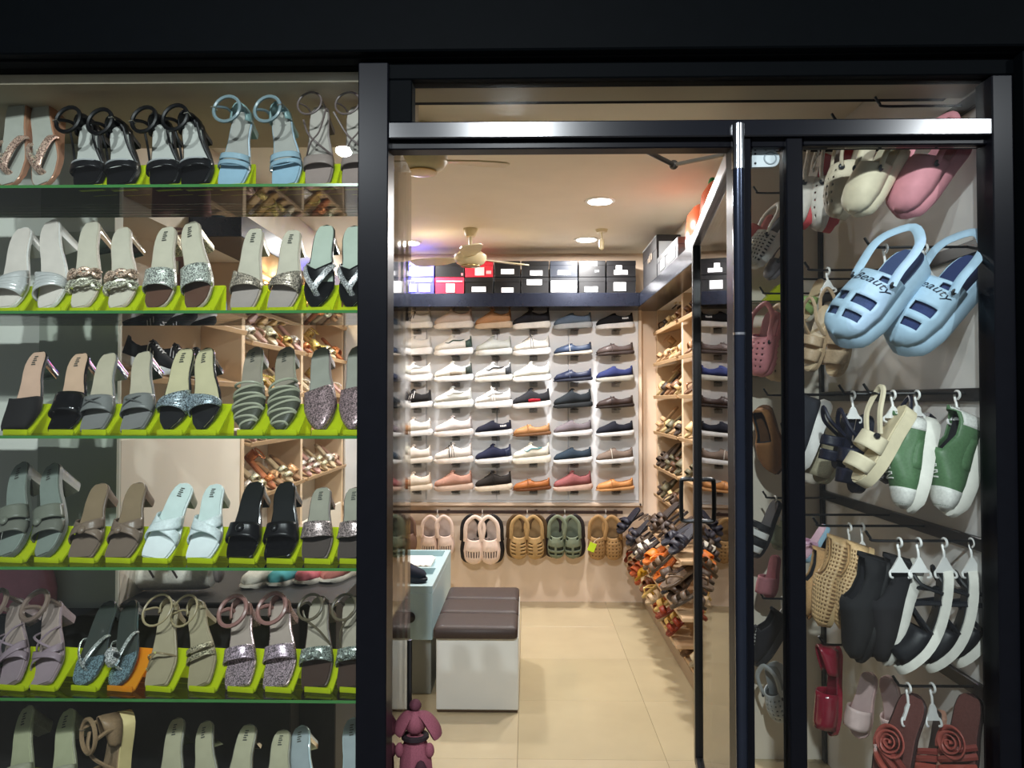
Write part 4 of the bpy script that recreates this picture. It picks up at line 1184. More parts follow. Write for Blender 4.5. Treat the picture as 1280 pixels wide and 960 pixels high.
# chrome-capped pivot tube on the hinge post
pv = thing('pivot_tube', 'tall dark tube with chrome top beside the doorway', 'tube', Matrix.Translation((X(922, DF), DF - .018, 0)))
MB().tube([(0, 0, .0), (0, 0, Z(216, DF))], .0145, 14).build('tube', mat((40, 46, 60), 'metal', .18, .7), pv)
MB().tube([(0, 0, Z(216, DF)), (0, 0, Z(161, DF))], .0155, 14).build('chrome_cap', mat((225, 228, 232), 'metal', .14, 1.0), pv)
MB().tube([(0, 0, Z(420, DF)), (0, 0, Z(417, DF))], .0155, 14).build('ring', mat((200, 200, 204), 'metal', .2, 1.0), pv)
# door closer arm
a0, a1, a2 = at(806, 188, 2.03), at(842, 206, 2.2), at(911, 192, 2.05)
dc = thing('door_closer', 'grey door closer arm below the door head', 'door closer', Matrix.Translation(a0))
gm = mat((96, 88, 82), 'metal', .35, .6)
MB().bbox(-.012, .05, -.068, .012, .0, .03, .003).build('mount', mat((40, 38, 40), 'metal', .4), dc, smooth=False)
MB().tube([(0, 0, 0), a1 - a0], .007, 8).build('arm', gm, dc)
MB().tube([a1 - a0, a2 - a0], .006, 8).build('arm', mat((150, 140, 128), 'metal', .35, .6), dc)
MB().ball(a1 - a0, .014, n=10, m=6).build('elbow', gm, dc)
# white bracket plate beside the door top
q = at(956, 199, DF + .045)
wb = thing('mounting_plate', 'white rounded mounting plate between the door posts', 'plate', Matrix.Translation(q))
pr = []
for k in range(9): pr.append((.018 + .018 * math.cos(-PI / 2 + PI * k / 8), .021 * math.sin(-PI / 2 + PI * k / 8)))
pts = [(-.034, -.022)] + pr + [(-.034, .022)]
MB().loft([[(x, y, z) for x, z in pts] for y in (-.005, .008)]).build('plate', mat((214, 222, 228), 'plastic', .4), wb, smooth=False)
MB().tube([(.012 + .015 * math.cos(a), -.006, .001 + .015 * math.sin(a)) for a in [i * 2 * PI / 20 for i in range(20)]], .002, 5, closed=True).build('raised_ring', mat((150, 160, 168), 'plastic'), wb)
for z in (-.012, .012): MB().ball((-.026, -.006, z), .003, n=8, m=5).build('screw', mat((60, 64, 70), 'metal', .3, .8), wb)

# ================================================================== BENCH, COUNTER
b0, b1 = 3.55, 4.30
bx0, bx1 = X(546, b0), X(648, b0)
zt = Z(797, b0)
bn = thing('bench', 'white box bench with three dark brown cushions in the aisle', 'bench', Matrix.Translation(((bx0 + bx1) / 2, b0, 0)))
hw = (bx1 - bx0) / 2
BW = mat((228, 228, 222), 'paint', .4)
MB().bbox(-hw, hw, 0, b1 - b0, .012, zt, .004).build('box', BW, bn, smooth=False)
MB().bbox(-hw + .004, hw - .004, .005, b1 - b0 - .005, 0, .012, .002).build('plinth', mat((84, 66, 50), 'paint'), bn, smooth=False)
CU = mat((66, 54, 50), 'leather', .5)
for i in range(3):
    y0 = -.03 + i * (b1 - b0 + .03) / 3; y1 = y0 + (b1 - b0 + .03) / 3 - .01
    rings = []
    for z, ins in ((zt, .006), (zt + .008, 0), (zt + .04, 0), (zt + .052, .008), (zt + .056, .03)):
        x0, x1, ya, yb = -hw - .012 + ins, hw - .003 - ins, y0 + ins, y1 - ins
        k = .012
        rings.append([(x0 + k, ya, z), (x1 - k, ya, z), (x1, ya + k, z), (x1, yb - k, z), (x1 - k, yb, z), (x0 + k, yb, z), (x0, yb - k, z), (x0, ya + k, z)])
    MB().loft(rings).build('cushion', CU, bn)
# counter
c0, c1 = 3.72, 4.62
zc = Z(741, c0); cx1 = X(541, c0)
ct = thing('counter', 'pale blue low counter behind the window post beside the bench', 'counter', Matrix.Translation((cx1, c0, 0)))
TEAL = mat((172, 196, 200), 'paint', .4)
MB().bbox(-.5, 0, 0, c1 - c0, Z(801, c0), zc - .002, .003).build('drawer_box', TEAL, ct, smooth=False)
MB().bbox(-.5, -.012, .05, c1 - c0, 0, Z(801, c0), .003).build('base_cabinet', mat((150, 152, 146), 'paint', .4), ct, smooth=False)
for a, b, c, d in ((-.5, 0, 0, .03), (-.5, 0, c1 - c0 - .03, c1 - c0), (-.03, 0, .03, c1 - c0 - .03), (-.5, -.47, .03, c1 - c0 - .03), (-.47, -.03, .40, .43)):
    MB().box(a, b, c, d, zc - .002, zc + .03).build('tray_rim', TEAL, ct, smooth=False)
kn = MB().lathe([(0, 0), (.026, 0), (.028, .006), (.02, .014), (0, .016)], n=18).build('knob', mat((24, 24, 28), 'plastic'), ct)
kn.matrix_local = Matrix.Translation((X(513, c0) - cx1, 0, Z(772, c0))) @ Matrix.Rotation(PI / 2, 4, 'X')
m = frame(Vector((cx1 - .22, c0 + .12, zc + .0)), Vector((.5, -.86, 0)), Vector((-.86, -.5, 0)), Vector((0, 0, 1)))
t = thing('slip_on_shoe', 'dark navy slip-on resting in the blue counter tray', 'shoe', frame(Vector((cx1 - .06, c0 + .2, zc)), Vector((.3, .95, 0)), Vector((-.95, .3, 0)), Vector((0, 0, 1))))
sneaker_parts(t, .24, (30, 32, 44), (40, 42, 50), 'slip', side=1)
bl = thing('shoe_insole_pad', 'white folded pad lying in the rear of the counter tray', 'pad', Matrix.Translation((cx1 - .23, c0 + .58, zc)))
MB().bbox(-.16, .16, -.1, .14, 0, .035, .012).build('pad', mat((226, 226, 220), 'fabric'), bl)
MB().tube([(-.15 + .3 * i / 20, -.104, .018 + .006 * (i % 2)) for i in range(21)], .006, 5).build('ruffled_edge', mat((150, 144, 130), 'fabric'), bl)

# pink hanging soft toy on a black pole added where the counter's dark gap shows
tp = at(512, 800, 2.08)
pole = thing('added_pole', 'thin black pole added at the dark counter gap, holding the pink toy', 'pole', Matrix.Translation((tp.x, tp.y, 0)))
MB().tube([(0, 0, .02), (0, 0, tp.z)], .007, 8).build('rod', DBLK, pole)
MB().lathe([(0, 0), (.06, 0), (.06, .012), (.012, .024), (0, .026)], n=20).build('foot', DBLK, pole)
q = at(519, 905, 2.05)
PK = mat((124, 68, 80), 'fabric'); PKD = mat((80, 42, 52), 'fabric')
ty = thing('plush_toy', 'dusty pink floppy-eared plush hanging by the doorway post', 'toy', Matrix.Translation(q))
MB().ball((0, 0, .005), .031, .028, .033).build('head', PK, ty)
MB().ball((.0, .0, .05), .017, .016, .016).build('top_knot', PKD, ty)
for sg, ex, ez in ((-1, -.045, -.02), (1, .062, -.028)):
    P = catmull([(sg * .012, .0, .03), (ex * .5, -.008, .022), (ex * .85, -.012, ez * .2), (ex, -.012, ez)], 4)
    MB().tube(P, [.012 + .014 * math.sin(PI * i / (len(P) - 1) * .8) for i in range(len(P))], 8, flat=.5).build('ear', PK, ty)
MB().tube([(.03 * math.cos(a), .03 * math.sin(a) * .9, -.032) for a in [i * 2 * PI / 16 for i in range(16)]], .008, 6, closed=True).build('collar', mat((34, 24, 28), 'fabric'), ty)
rings = []
for f in range(9):
    z = -.03 - f * .027
    w = (.024, .034, .042, .044, .046, .05, .054, .058, .06)[f]
    rings.append([(w * math.cos(a) * (1 + .06 * math.sin(5 * a + f * .3)), w * .7 * math.sin(a) * (1 + .06 * math.sin(5 * a)), z) for a in [i * 2 * PI / 20 for i in range(20)]])
MB().loft(rings).build('body', PK, ty)
for sg in (-1, 1):
    MB().ball((sg * .04, -.01, -.065), .013, .012, .02).build('arm', PK, ty)
MB().ball((.02, -.034, -.13), .02, .012, .05).build('dark_apron', mat((52, 26, 34), 'fabric'), ty)

# ================================================================== WALL BAYS: tilted shelves with sandals
def flat_sandal(root, L, c, c2, style='cross', W=.36, side=1, glit=False):
    l = Last(L, W * L, 'round', FLAT, .014 * L / .25, side)
    sole_mb(l).build('sole', mat(c2, 'leather'), root)
    insole_mb(l, .92).build('insole', mat(tuple(min(255, int(v * 1.12)) for v in c2), 'leather'), root)
    m = mat(c, 'glitter' if glit else 'leather')
    if style == 'cross':
        for sg in (1, -1):
            fa, fb = cross_edges(.2, .40, .12, sg)
            dome_mb(l, fa, fb, .15 * L, nT=2, nS=10, p=.75, k=1.02).build('cross_strap', m, root, solid=.003)
    elif style == 'band':
        dome_mb(l, .2, .46, .16 * L, nT=3, nS=10, p=.75, k=1.02).build('band', m, root, solid=.003)
    elif style == 'two':
        for a, b in ((.16, .27), (.36, .48)):
            dome_mb(l, a, b, .15 * L, nT=2, nS=10, p=.75, k=1.02).build('band', m, root, solid=.003)
    elif style == 'thong':
        for sg in (-1, 1):
            strap(l, [(.16, 0, .002), (.22, .06 * sg, .12 * L), (.34, .55 * sg, .12 * L), (.5, 1.0 * sg, .0)], .02 * L, 4).build('thong_strap', m, root)
        MB().ball(l.pt(.24, 0, .135 * L), .05 * L, .05 * L, .03 * L, n=8, m=5).build('ornament', mat(tuple(min(255, int(v * 1.2)) for v in c), 'glitter'), root)
    elif style == 'ankle':
        dome_mb(l, .2, .34, .14 * L, nT=2, nS=10, p=.75, k=1.02).build('band', m, root, solid=.003)
        ring_mb(l, .82, .25 * L, .15 * L, .016 * L).build('ankle_strap', m, root)
        dome_mb(l, .8, 1, .2 * L, nT=4, nS=10, p=.5, k=1.02, mask=lambda a, s: not (.25 < s < .75 and a < .85)).build('heel_cup', m, root, solid=.003)

WOODSH = mat((178, 146, 108), 'paint', .5)
STY = ['cross', 'two', 'thong', 'band', 'ankle']
GOLD = [((204, 160, 86), 'golden'), ((196, 150, 130), 'rose'), ((214, 190, 150), 'champagne'), ((224, 176, 164), 'blush'), ((170, 130, 90), 'bronze'), ((190, 110, 60), 'copper'), ((226, 206, 170), 'cream')]
BROWN = [((92, 64, 46), 'dark brown'), ((120, 84, 58), 'brown'), ((70, 58, 50), 'espresso'), ((150, 112, 78), 'tan'), ((98, 92, 70), 'olive brown'), ((196, 160, 120), 'sand'), ((206, 180, 130), 'straw')]
STN = {'cross': 'cross-strap sandal', 'two': 'two-band sandal', 'thong': 'thong sandal', 'band': 'wide-band slide', 'ankle': 'ankle-strap sandal'}
rnd = random.Random(11)

def bay(side, D0, D1, zs, n, pal, where, group, glit, skip=()):
    """tilted board shelves in a wall bay, each carrying n sandals with their toes to the aisle"""
    for k, z in enumerate(zs):
        tl = R(16 if side < 0 else 14)
        if side < 0: x0, sx = XL, 1
        else: x0, sx = XR, -1
        # local frame: lx along the wall, ly from the aisle into the bay, lz up
        ly = Vector((-sx * math.cos(tl), 0, math.sin(tl))); lz = Vector((sx * math.sin(tl), 0, math.cos(tl)))
        lx = ly.cross(lz)
        o = Vector((x0 + sx * .03, (D0 + D1) / 2, z))
        nm = ORD[k]
        sh = thing('tilted_shelf', 'tilted board shelf, %s from the top in the %s' % (nm, where), 'shelf', frame(o, lx, ly, lz), 'tilted bay shelves')
        hwid = (D1 - D0) / 2
        MB().bbox(-hwid, hwid, 0, .2, -.012, 0, .002).build('board', WOODSH, sh, smooth=False)
        MB().bbox(-hwid, hwid, -.006, 0, -.012, .012, .002).build('front_lip', WOODSH, sh, smooth=False)
        for i in range(n):
            if (k, i) in skip: continue
            c, cn = pal[rnd.randrange(len(pal))]; st = STY[rnd.randrange(5)]
            y = D0 + (D1 - D0) * (i + .5) / n
            ya = R(rnd.uniform(-9, 9))
            P = o + ly * .008 + lz * .001
            P.y = y
            if True:
                t2 = R(40 + rnd.uniform(-5, 7)); ly2 = Vector((-sx * math.cos(t2), 0, math.sin(t2)))
                a = (ly2 * math.cos(ya) + Vector((0, 1, 0)) * math.sin(ya)).normalized()
                fx = a.cross(lz).normalized(); lz_ = fx.cross(a).normalized()
            L = rnd.uniform(.175, .195) * 1.2
            lab = '%s %s, %s from the street on the %s shelf, %s' % (cn, STN[st], ORD[i], nm, where)
            t = thing('flat_sandal', lab, 'sandal', frame(P, fx, a, lz_), group)
            c2 = tuple(int(v * .8) for v in c)
            flat_sandal(t, L, c, c2, st, W=.38, side=1 if i % 2 else -1, glit=glit)
bay(-1, 3.56, 4.43, (1.96, 1.72, 1.48, 1.24, .98), 6, GOLD, 'nearer golden bay', 'golden sandals in the wall bays', True)
bay(-1, 4.49, 5.44, (1.96, 1.72, 1.48, 1.24, .98), 5, GOLD, 'farther golden bay', 'golden sandals in the wall bays', True)
bay(1, 4.62, 5.44, (1.92, 1.70, 1.47, 1.22, .98, .78), 5, BROWN, 'corner bay', 'brown sandals in the corner bay', False)
bay(1, 3.76, 4.54, (1.92, 1.70, 1.47, 1.22, .98), 3, BROWN, 'bay behind the door', 'brown sandals in the corner bay', False)
bay(-1, 2.52, 3.49, (1.76, 1.52), 0, GOLD, 'bay behind the window', 'golden sandals in the wall bays', True)
# black and white sneakers, rose bag and small blue pouch behind the window shelves
for i, (y, desc) in enumerate(((2.74, 'black sneaker with white stripes behind the window, nearer the street'), (2.92, 'black sneaker with white stripes behind the window, deeper in the bay'), (3.10, 'black skate sneaker behind the window at the bay post'))):
    t = thing('sneaker', desc, 'shoe', frame(Vector((XL + .04, y, 1.535)), Vector((0, 1, 0)), Vector((-.96, .0, .28)), Vector((.28, 0, .96))), 'sneakers behind the window')
    sneaker_parts(t, .2, (26, 26, 28), W_, 'runner', acc=[('stripes', W_)], lace=W_)
def bag(label, x, y, z, w, h, d, c, handle=True, kind='leather', name='handbag'):
    r = thing(name, label, 'bag', Matrix.Translation((x, y, z)))
    rings = []
    for f, k in ((0, .9), (.05, 1), (.5, 1.03), (.85, .92), (1, .84)):
        rings.append([(k * w / 2 * math.copysign(abs(math.cos(a)) ** .6, math.cos(a)), k * d / 2 * math.copysign(abs(math.sin(a)) ** .6, math.sin(a)), f * h) for a in [i * 2 * PI / 20 for i in range(20)]])
    MB().loft(rings).build('body', mat(c, kind), r)
    if handle:
        for sg in (-1, 1):
            MB().tube(catmull([(-w * .25, sg * d * .3, h * .95), (-w * .2, sg * d * .3, h * 1.35), (w * .2, sg * d * .3, h * 1.35), (w * .25, sg * d * .3, h * .95)], 5), .006, 6).build('handle', mat(tuple(int(v * .7) for v in c), 'leather'), r)
        MB().bbox(-w * .08, w * .08, -d / 2 - .004, -d / 2 + .01, h * .55, h * .8, .002).build('clasp', mat((190, 180, 160), 'metal', .3, .8), r, smooth=False)
    return r
bag('rose brown handbag behind the window on the tilted shelf', X(225, 2.75) , 2.75, 1.79, .2, .2, .1, (140, 96, 88))
bag('small blue pouch standing beside the rose brown handbag', X(268, 3.2), 3.2, 1.79, .09, .12, .06, (70, 110, 170), False, name='pouch')

# ================================================================== LOW CABINET UNDER THE WINDOW WITH SMALL GOODS
zl = Z(768, 2.36)
lc = tag(MB().bbox(-2.5, -.72, 2.325, 2.415, .1, zl, .004).build('low_cabinet', mat((34, 34, 34), 'paint', .5), smooth=False), 'long dark low cabinet behind the lowest row of heels', 'cabinet')
l2 = tag(MB().bbox(XL + .002, -.62, 2.475, 3.1, .02, zl, .004).build('low_cabinet', mat((46, 44, 42), 'paint', .5), smooth=False), 'dark low cabinet carrying white bag and bright shoes inside the shop', 'cabinet')
bag('crinkled pink plastic bag behind the mauve sandals', X(32, 2.37), 2.37, zl, .2, .14, .07, (216, 130, 150), False, 'gloss', 'carrier_bag')
wr = thing('handbag', 'white barrel bag with thin dark straps behind the beige ring sandals', 'bag', Matrix.Translation((X(222, 2.62), 2.62, zl + .06)))
MB().tube([(-.14, 0, 0), (-.13, 0, 0), (-.1, 0, 0), (.1, 0, .004), (.13, 0, .004), (.14, 0, .004)], [.03, .048, .056, .056, .048, .03], 16).build('body', mat((214, 208, 196), 'leather'), wr)
for sx in (-.05, .03):
    MB().tube(catmull([(sx, -.056, .0), (sx - .05, -.05, .08), (sx - .1, .0, .15), (sx - .05, .05, .06), (sx, .056, 0)], 4), .004, 6).build('strap', mat((60, 50, 48), 'leather'), wr)
MB().ball((.15, 0, .01), .02, .03, .04).build('end_cap', mat((120, 110, 106), 'leather'), wr)
for i, (px, py, c, desc) in enumerate(((320, 766, (220, 212, 196), 'cream soft slip-on on the low cabinet behind rose glitter sandals'), (352, 766, (92, 176, 180), 'turquoise slip-on on the low cabinet inside the shop'),
                                       (385, 766, (220, 116, 122), 'coral pink slip-on on the low cabinet inside the shop'), (415, 766, (196, 120, 108), 'salmon slip-on on the low cabinet nearest the window post'))):
    y = 2.75 + .03 * i
    t = thing('slip_on_shoe', desc, 'shoe', frame(Vector((X(px, y) + .0, y - .1, zl)), Vector((.92, -.38, 0)), Vector((.38, .92, 0)), Vector((0, 0, 1))), 'small shoes on the low cabinet')
    sneaker_parts(t, .2, c, (226, 216, 200), 'slip', W=.4, thick=.8)

# ================================================================== STEPS WITH HEAPED SANDALS BESIDE THE DOOR
PILE = [((70, 58, 54), 'dark brown'), ((54, 52, 60), 'charcoal'), ((96, 80, 66), 'taupe'), ((80, 62, 48), 'brown'), ((46, 46, 58), 'ink blue'), ((120, 96, 74), 'tan brown')]
PILE2 = [((214, 160, 44), 'mustard'), ((196, 96, 56), 'rust'), ((120, 70, 44), 'brown'), ((226, 188, 110), 'yellow-tan'), ((206, 178, 140), 'beige'), ((150, 60, 40), 'brick red')]
PILE3 = [((220, 206, 182), 'cream'), ((206, 190, 160), 'sand'), ((120, 90, 70), 'brown')]
ORANGE = ((230, 122, 40), 'orange')
def tier(z, xf, D0, D1, n, pal, nm, special, dep=.2, layers=1):
    st = tag(MB().bbox(xf, xf + dep, D0 - .05, min(D1 + .05, DB - .005), z - .02, z, .003).build('display_step', mat((196, 164, 128), 'paint', .5), smooth=False), '%s wooden step with heaped sandals beside the open door' % nm, 'step', 'steps with heaped sandals')
    for ly_ in range(layers):
        for i in range(n):
            c, cn = special.get(i, pal[rnd.randrange(len(pal))]) if ly_ == 0 else special.get(100 + i, pal[rnd.randrange(len(pal))])
            s_ = STY[rnd.randrange(5)] if (i + ly_) % 3 else 'two'
            y = D0 + (D1 - D0) * (i + .5 + .4 * ly_) / n
            t_ = R(34 + rnd.uniform(-9, 9)); yw = R(rnd.uniform(-28, 28))
            ly = Vector((math.cos(t_) * math.cos(yw), math.cos(t_) * math.sin(yw), math.sin(t_)))
            side = Vector((-math.sin(yw), math.cos(yw), 0))
            lz = side.cross(ly); lz = lz if lz.z > 0 else -lz
            L = rnd.uniform(.2, .235)
            P = Vector((xf - .02 + rnd.uniform(-.015, .02) - .05 * ly_, y, z + .006 + .075 * ly_))
            t = thing('flat_sandal', '%s %s, %s from the street in the %s layer, %s step' % (cn, STN[s_], ORD[i], ('under', 'upper')[ly_], nm), 'sandal', frame(P, ly.cross(lz), ly, lz), 'heaped sandals by the door')
            flat_sandal(t, L, c, tuple(int(v * .75) for v in c), s_, W=.4)
tier(.70, .72, 3.62, 4.5, 8, PILE, 'topmost', {}, layers=1, dep=.22)
tier(.47, .70, 3.5, 5.4, 14, PILE, 'second', {3: ORANGE, 4: ORANGE, 5: ORANGE, 103: ORANGE, 104: ORANGE, 106: ((230, 222, 206), 'off-white')}, layers=2, dep=.24)
tier(.22, .75, 3.9, 5.4, 11, PILE2, 'third', {}, layers=2, dep=.19)
tier(.106, .83, 3.6, 4.9, 8, PILE3, 'lowest', {}, layers=1, dep=.11)
# ================================================================== RIGHT DISPLAY: rails, hook rods and hanging shoes
RZ = [Z(110, 1.93), Z(300, 1.93), Z(493, 1.93), Z(688, 1.93), Z(880, 1.93)]
RM = mat((16, 16, 18), 'metal', .35, .3)
RODS = [  # rail, distance, tip pixel
 (0, 2.08, 1101), (0, 2.2, 1046), (0, 2.45, 1006), (0, 2.95, 946), (1, 2.06, 1086), (1, 2.42, 1010), (1, 2.95, 953), (1, 2.6, 1000), (4, 2.3, 1060), (2, 2.08, 1083), (2, 2.22, 1052), (2, 2.5, 1000), (2, 2.95, 957),
 (3, 2.06, 1084), (3, 2.3, 1018), (3, 2.52, 990), (3, 2.95, 955), (4, 2.06, 1116), (4, 2.4, 1024), (4, 2.95, 950)]
rails = []
for k, z in enumerate(RZ):
    r = thing('wall_rail', 'black wall rail with hook rods, %s from the top behind the outer pane' % ORD[k], 'rail', Matrix.Translation((XA, 0, z)), 'black rails of the clog window')
    MB().bbox(-.014, 0, 1.965, 3.1, -.018, .018, .002).build('batten', RM, r, smooth=False)
    rails.append(r)
for k, D, tip in RODS:
    xt = X(tip, D) - XA
    MB().tube(catmull([(-.012, D, .004), (xt * .5, D, .004), (xt + .018, D, .004), (xt + .004, D, .012), (xt - .008, D, .03)], 4), .0038, 7).build('hook_rod', RM, rails[k])
n_trim[0] = 80
struct('trim_81', MB().bbox(XA - .012, XA, 3.085, 3.115, 0, 2.3, .002), RM)
def rodz(k): return RZ[k] + .004

def label_hang(desc, more): return '%s, %s' % (desc, more)

def hclog(heel, toe, D, phi, c, desc, Dt=None, sole=None, holes='slots', side=1, inner=None, strap=True, th=.03, W=.40, text=None, group='shoes hung in the clog window', btn=True):
    m, L = hang(heel, toe, D, phi, Dt)
    t = thing('clog', desc, 'clog', m, group)
    l, fh = clog_parts(t, L, c, sole, holes, W=W, side=side, inner=inner, strap=strap, th=th, btn=btn)
    if text:
        cu = bpy.data.curves.new('lettering', 'FONT'); cu.body = text; cu.size = .034; cu.shear = .4; cu.align_x = 'CENTER'; cu.resolution_u = 3
        tmp = bpy.data.objects.new('lettering', cu)
        me = bpy.data.meshes.new_from_object(tmp)
        bpy.data.objects.remove(tmp)
        tb = .415; arc = 2.2 * l.w(tb)
        sx = text_side
        for v in me.vertices:
            s_ = .5 + sx * .1 + v.co.x / arc / 1.25; t_ = tb - v.co.y / L * -1
            p0 = l.pt(t_, -math.cos(PI * s_), fh(t_) * math.sin(PI * s_) ** .6)
            c0_ = l.pt(t_, 0, 0)
            v.co = p0 + (p0 - c0_).normalized() * .0035
        me.materials.append(mat((36, 48, 66), 'plastic'))
        o = bpy.data.objects.new('lettering', me); COL.objects.link(o); o.parent = t
    return t

def hsneak(heel, toe, D, phi, up, so, style, desc, Dt=None, side=1, name='sneaker', **kw):
    m, L = hang(heel, toe, D, phi, Dt)
    t = thing(name, desc, 'shoe', m, 'shoes hung in the clog window')
    sneaker_parts(t, L, up, so, style, side=side, **kw)
    return t

def hsandal(heel, toe, D, phi, d, desc, Dt=None, side=1, name='hanging_sandal', w=None):
    m, L = hang(heel, toe, D, phi, Dt)
    t = thing(name, desc, 'sandal', m, 'shoes hung in the clog window')
    dd = dict(d); dd['W'] = d.get('w', .36)
    sandal_parts(t, dd, L, side)
    return t

CRM = (226, 214, 186)
# top row
hclog((1130, 184), (1072, 274), 2.08, 42, CRM, 'cream clog with black vent slots hung from the topmost rail', holes='slotone')
hclog((1206, 180), (1128, 276), 2.08, 42, (222, 150, 160), 'pink clog beside the cream clog on the topmost rail', holes='slotone')
hclog((1096, 172), (1060, 276), 2.2, 12, (214, 202, 178), 'beige clog hung edge-on beside the cream clog', holes='dots')
hclog((1066, 188), (1040, 292), 2.42, 15, (222, 214, 204), 'off-white clog with red sole stripe, nearer the cream clog', sole=(206, 80, 84), holes='dots')
hclog((1040, 196), (1008, 288), 2.45, 20, (224, 216, 206), 'off-white clog with red sole stripe, nearer the display post', sole=(206, 80, 84), holes='dots')
# second row
text_side = 1.1
hclog((1152, 333), (1051, 436), 2.04, 50, (176, 206, 228), 'light blue clog with dark slots and lettering, nearer the display post', Dt=2.0, inner=(64, 80, 120), text='Beauty', W=.39, th=.036)
hclog((1232, 340), (1124, 446), 2.075, 50, (176, 206, 228), 'light blue clog with dark slots and lettering, nearer the outer post', Dt=2.05, inner=(50, 64, 110), text='Beauty', W=.39, th=.036)
BG = dict(sole=((196, 170, 136), 'leather'), insole=((206, 184, 150), 'satin'), toe='round', angs=FLAT, th=.016, w=.38, ops=[('band', .14, .30, .04, ((190, 164, 134), 'leather')), ('band', .36, .50, .045, ((190, 164, 134), 'leather')), ('tubes', [[(.55, -1, 0), (.7, -1, .04), (.9, -.9, .06), (1, 0, .065), (.9, .9, .06), (.7, 1, .04), (.55, 1, 0)]], .006, ((190, 164, 134), 'leather'))])
hsandal((1064, 368), (1046, 472), 2.42, 40, BG, 'beige two-strap sandal behind the light blue clogs')
hsandal((1040, 384), (1014, 466), 2.42, 40, dict(BG, sole=((186, 160, 128), 'leather')), 'beige two-strap sandal beside the display post', side=-1)
hsandal((1032, 352), (1006, 404), 2.6, 45, dict(BG, ops=[('cross', .16, .42, .14, .05, ((150, 180, 110), 'leather'))], sole=((210, 206, 190), 'leather')), 'pale green cross-strap sandal above the beige sandals')
# third row
hsneak((1040, 506), (1006, 590), 2.45, 15, (52, 54, 62), WSOLE, 'runner', 'dark grey sneaker with white sole beside the display post', lace=W_)
hsandal((1056, 524), (1028, 606), 2.5, 45, dict(sole=((150, 146, 122), 'fabric'), insole=((140, 134, 112), 'fabric'), toe='round', angs=FLAT, th=.02, w=.4, ops=[('band', .1, .5, .06, ((160, 152, 128), 'fabric'))]), 'olive grey slipper between grey sneaker and navy sandals', name='slipper')
NV = dict(sole=((26, 28, 44), 'leather'), insole=((34, 36, 52), 'leather'), toe='round', angs=FLAT, th=.022, w=.38, ops=[('band', .12, .3, .05, ((30, 32, 50), 'leather')), ('band', .38, .56, .055, ((30, 32, 50), 'leather')), ('tubes', [[(.6, -1, 0), (.8, -1, .05), (1, 0, .07), (.8, 1, .05), (.6, 1, 0)]], .007, ((30, 32, 50), 'leather'))])
hsandal((1070, 520), (1052, 588), 2.26, 25, NV, 'navy strap sandal hung behind the cream slide', side=-1)
hsandal((1092, 520), (1074, 618), 2.22, 30, NV, 'navy strap sandal half covered by the cream slide')
CS = dict(sole=((222, 210, 178), 'foam'), insole=((212, 198, 164), 'foam'), toe='round', angs=FLAT, th=.034, w=.36, ops=[('band', .12, .27, .05, ((226, 214, 184), 'foam')), ('band', .36, .54, .058, ((226, 214, 184), 'foam')), ('tubes', [[(.56, -1.05, .03), (.75, -1.1, .06), (.95, -.8, .075), (1.0, 0, .08), (.95, .8, .075), (.75, 1.1, .06), (.56, 1.05, .03)]], .009, ((226, 214, 184), 'foam')), ('gems', [(.52, -1.05, .035), (.52, 1.05, .035)], .009, ((34, 34, 38), 'plastic'))])
hsandal((1148, 518), (1080, 612), 2.07, 25, CS, 'cream two-band slide with black rivet', name='slide_sandal')
hsandal((1172, 524), (1106, 606), 2.22, 25, NV, 'navy strap sandal hung behind the green and white sneakers', side=-1)
GR = dict(acc=[('mid', (84, 118, 82)), ('heel', (226, 226, 220)), ('toe', (226, 226, 220))], lace=(226, 226, 220), kind='leather')
hsneak((1172, 528), (1146, 640), 2.07, 24, (84, 118, 82), (232, 230, 220), 'plim', 'green and white sneaker beside the cream slide', Dt=2.04, **GR)
hsneak((1240, 530), (1196, 646), 2.06, 32, (84, 118, 82), (232, 230, 220), 'plim', 'green and white sneaker nearer the outer post', Dt=2.03, side=-1, **GR)
# fourth row
hsandal((1038, 660), (1006, 704), 2.5, 35, dict(BG, sole=((150, 186, 206), 'foam'), insole=((206, 170, 186), 'foam'), ops=[('thong', .16, .5, .04, .006, ((206, 160, 186), 'plastic'))]), 'pale blue flip-flop with lilac straps by the display post', name='flip_flop')
hsneak((1042, 690), (1014, 772), 2.4, 25, (190, 150, 104), (150, 112, 74), 'loafer', 'tan loafer hung beside the beige perforated loafers', name='loafer')
def perf(heel, toe, D, phi, desc, side=1):
    m, L = hang(heel, toe, D, phi)
    t = thing('loafer', desc, 'shoe', m, 'shoes hung in the clog window')
    l = Last(L, .36 * L, 'round', SNEAK, .016, side)
    sole_mb(l, th=.016).build('sole', mat((206, 176, 130), 'foam'), t)
    hp = ((0, .014), (.08, .036), (.25, .05), (.45, .066), (.53, .066), (.62, .054), (.78, .05), (.92, .06), (1, .066))
    fh = lambda q: interp(hp, q) * L / .27
    nT, nS = 46, 30
    dome_mb(l, 0, 1, fh, nT=nT, nS=nS, p=.55, k=.98, mask=lambda a, s: not ((.54 < a < .95 and .27 < s < .73) or (int(a * nT) % 2 == 1 and int(s * nS) % 2 == 1 and .06 < a < .94))).build('perforated_upper', mat((216, 180, 132), 'leather'), t, solid=.002)
    dome_mb(l, .04, .96, lambda q: fh(q) * .9, nT=14, nS=12, p=.55, k=.92, mask=lambda a, s: not (.54 < a < .95 and .25 < s < .75)).build('lining', mat((150, 116, 80), 'fabric'), t)
    MB().tube([l.pt(.56 + .4 * (.5 - .5 * math.cos(q)), math.sin(q) * .6, fh(.56 + .4 * (.5 - .5 * math.cos(q))) * .93) for q in [i * 2 * PI / 20 for i in range(20)]], .003, 5, closed=True).build('collar_piping', mat((200, 160, 112), 'leather'), t)
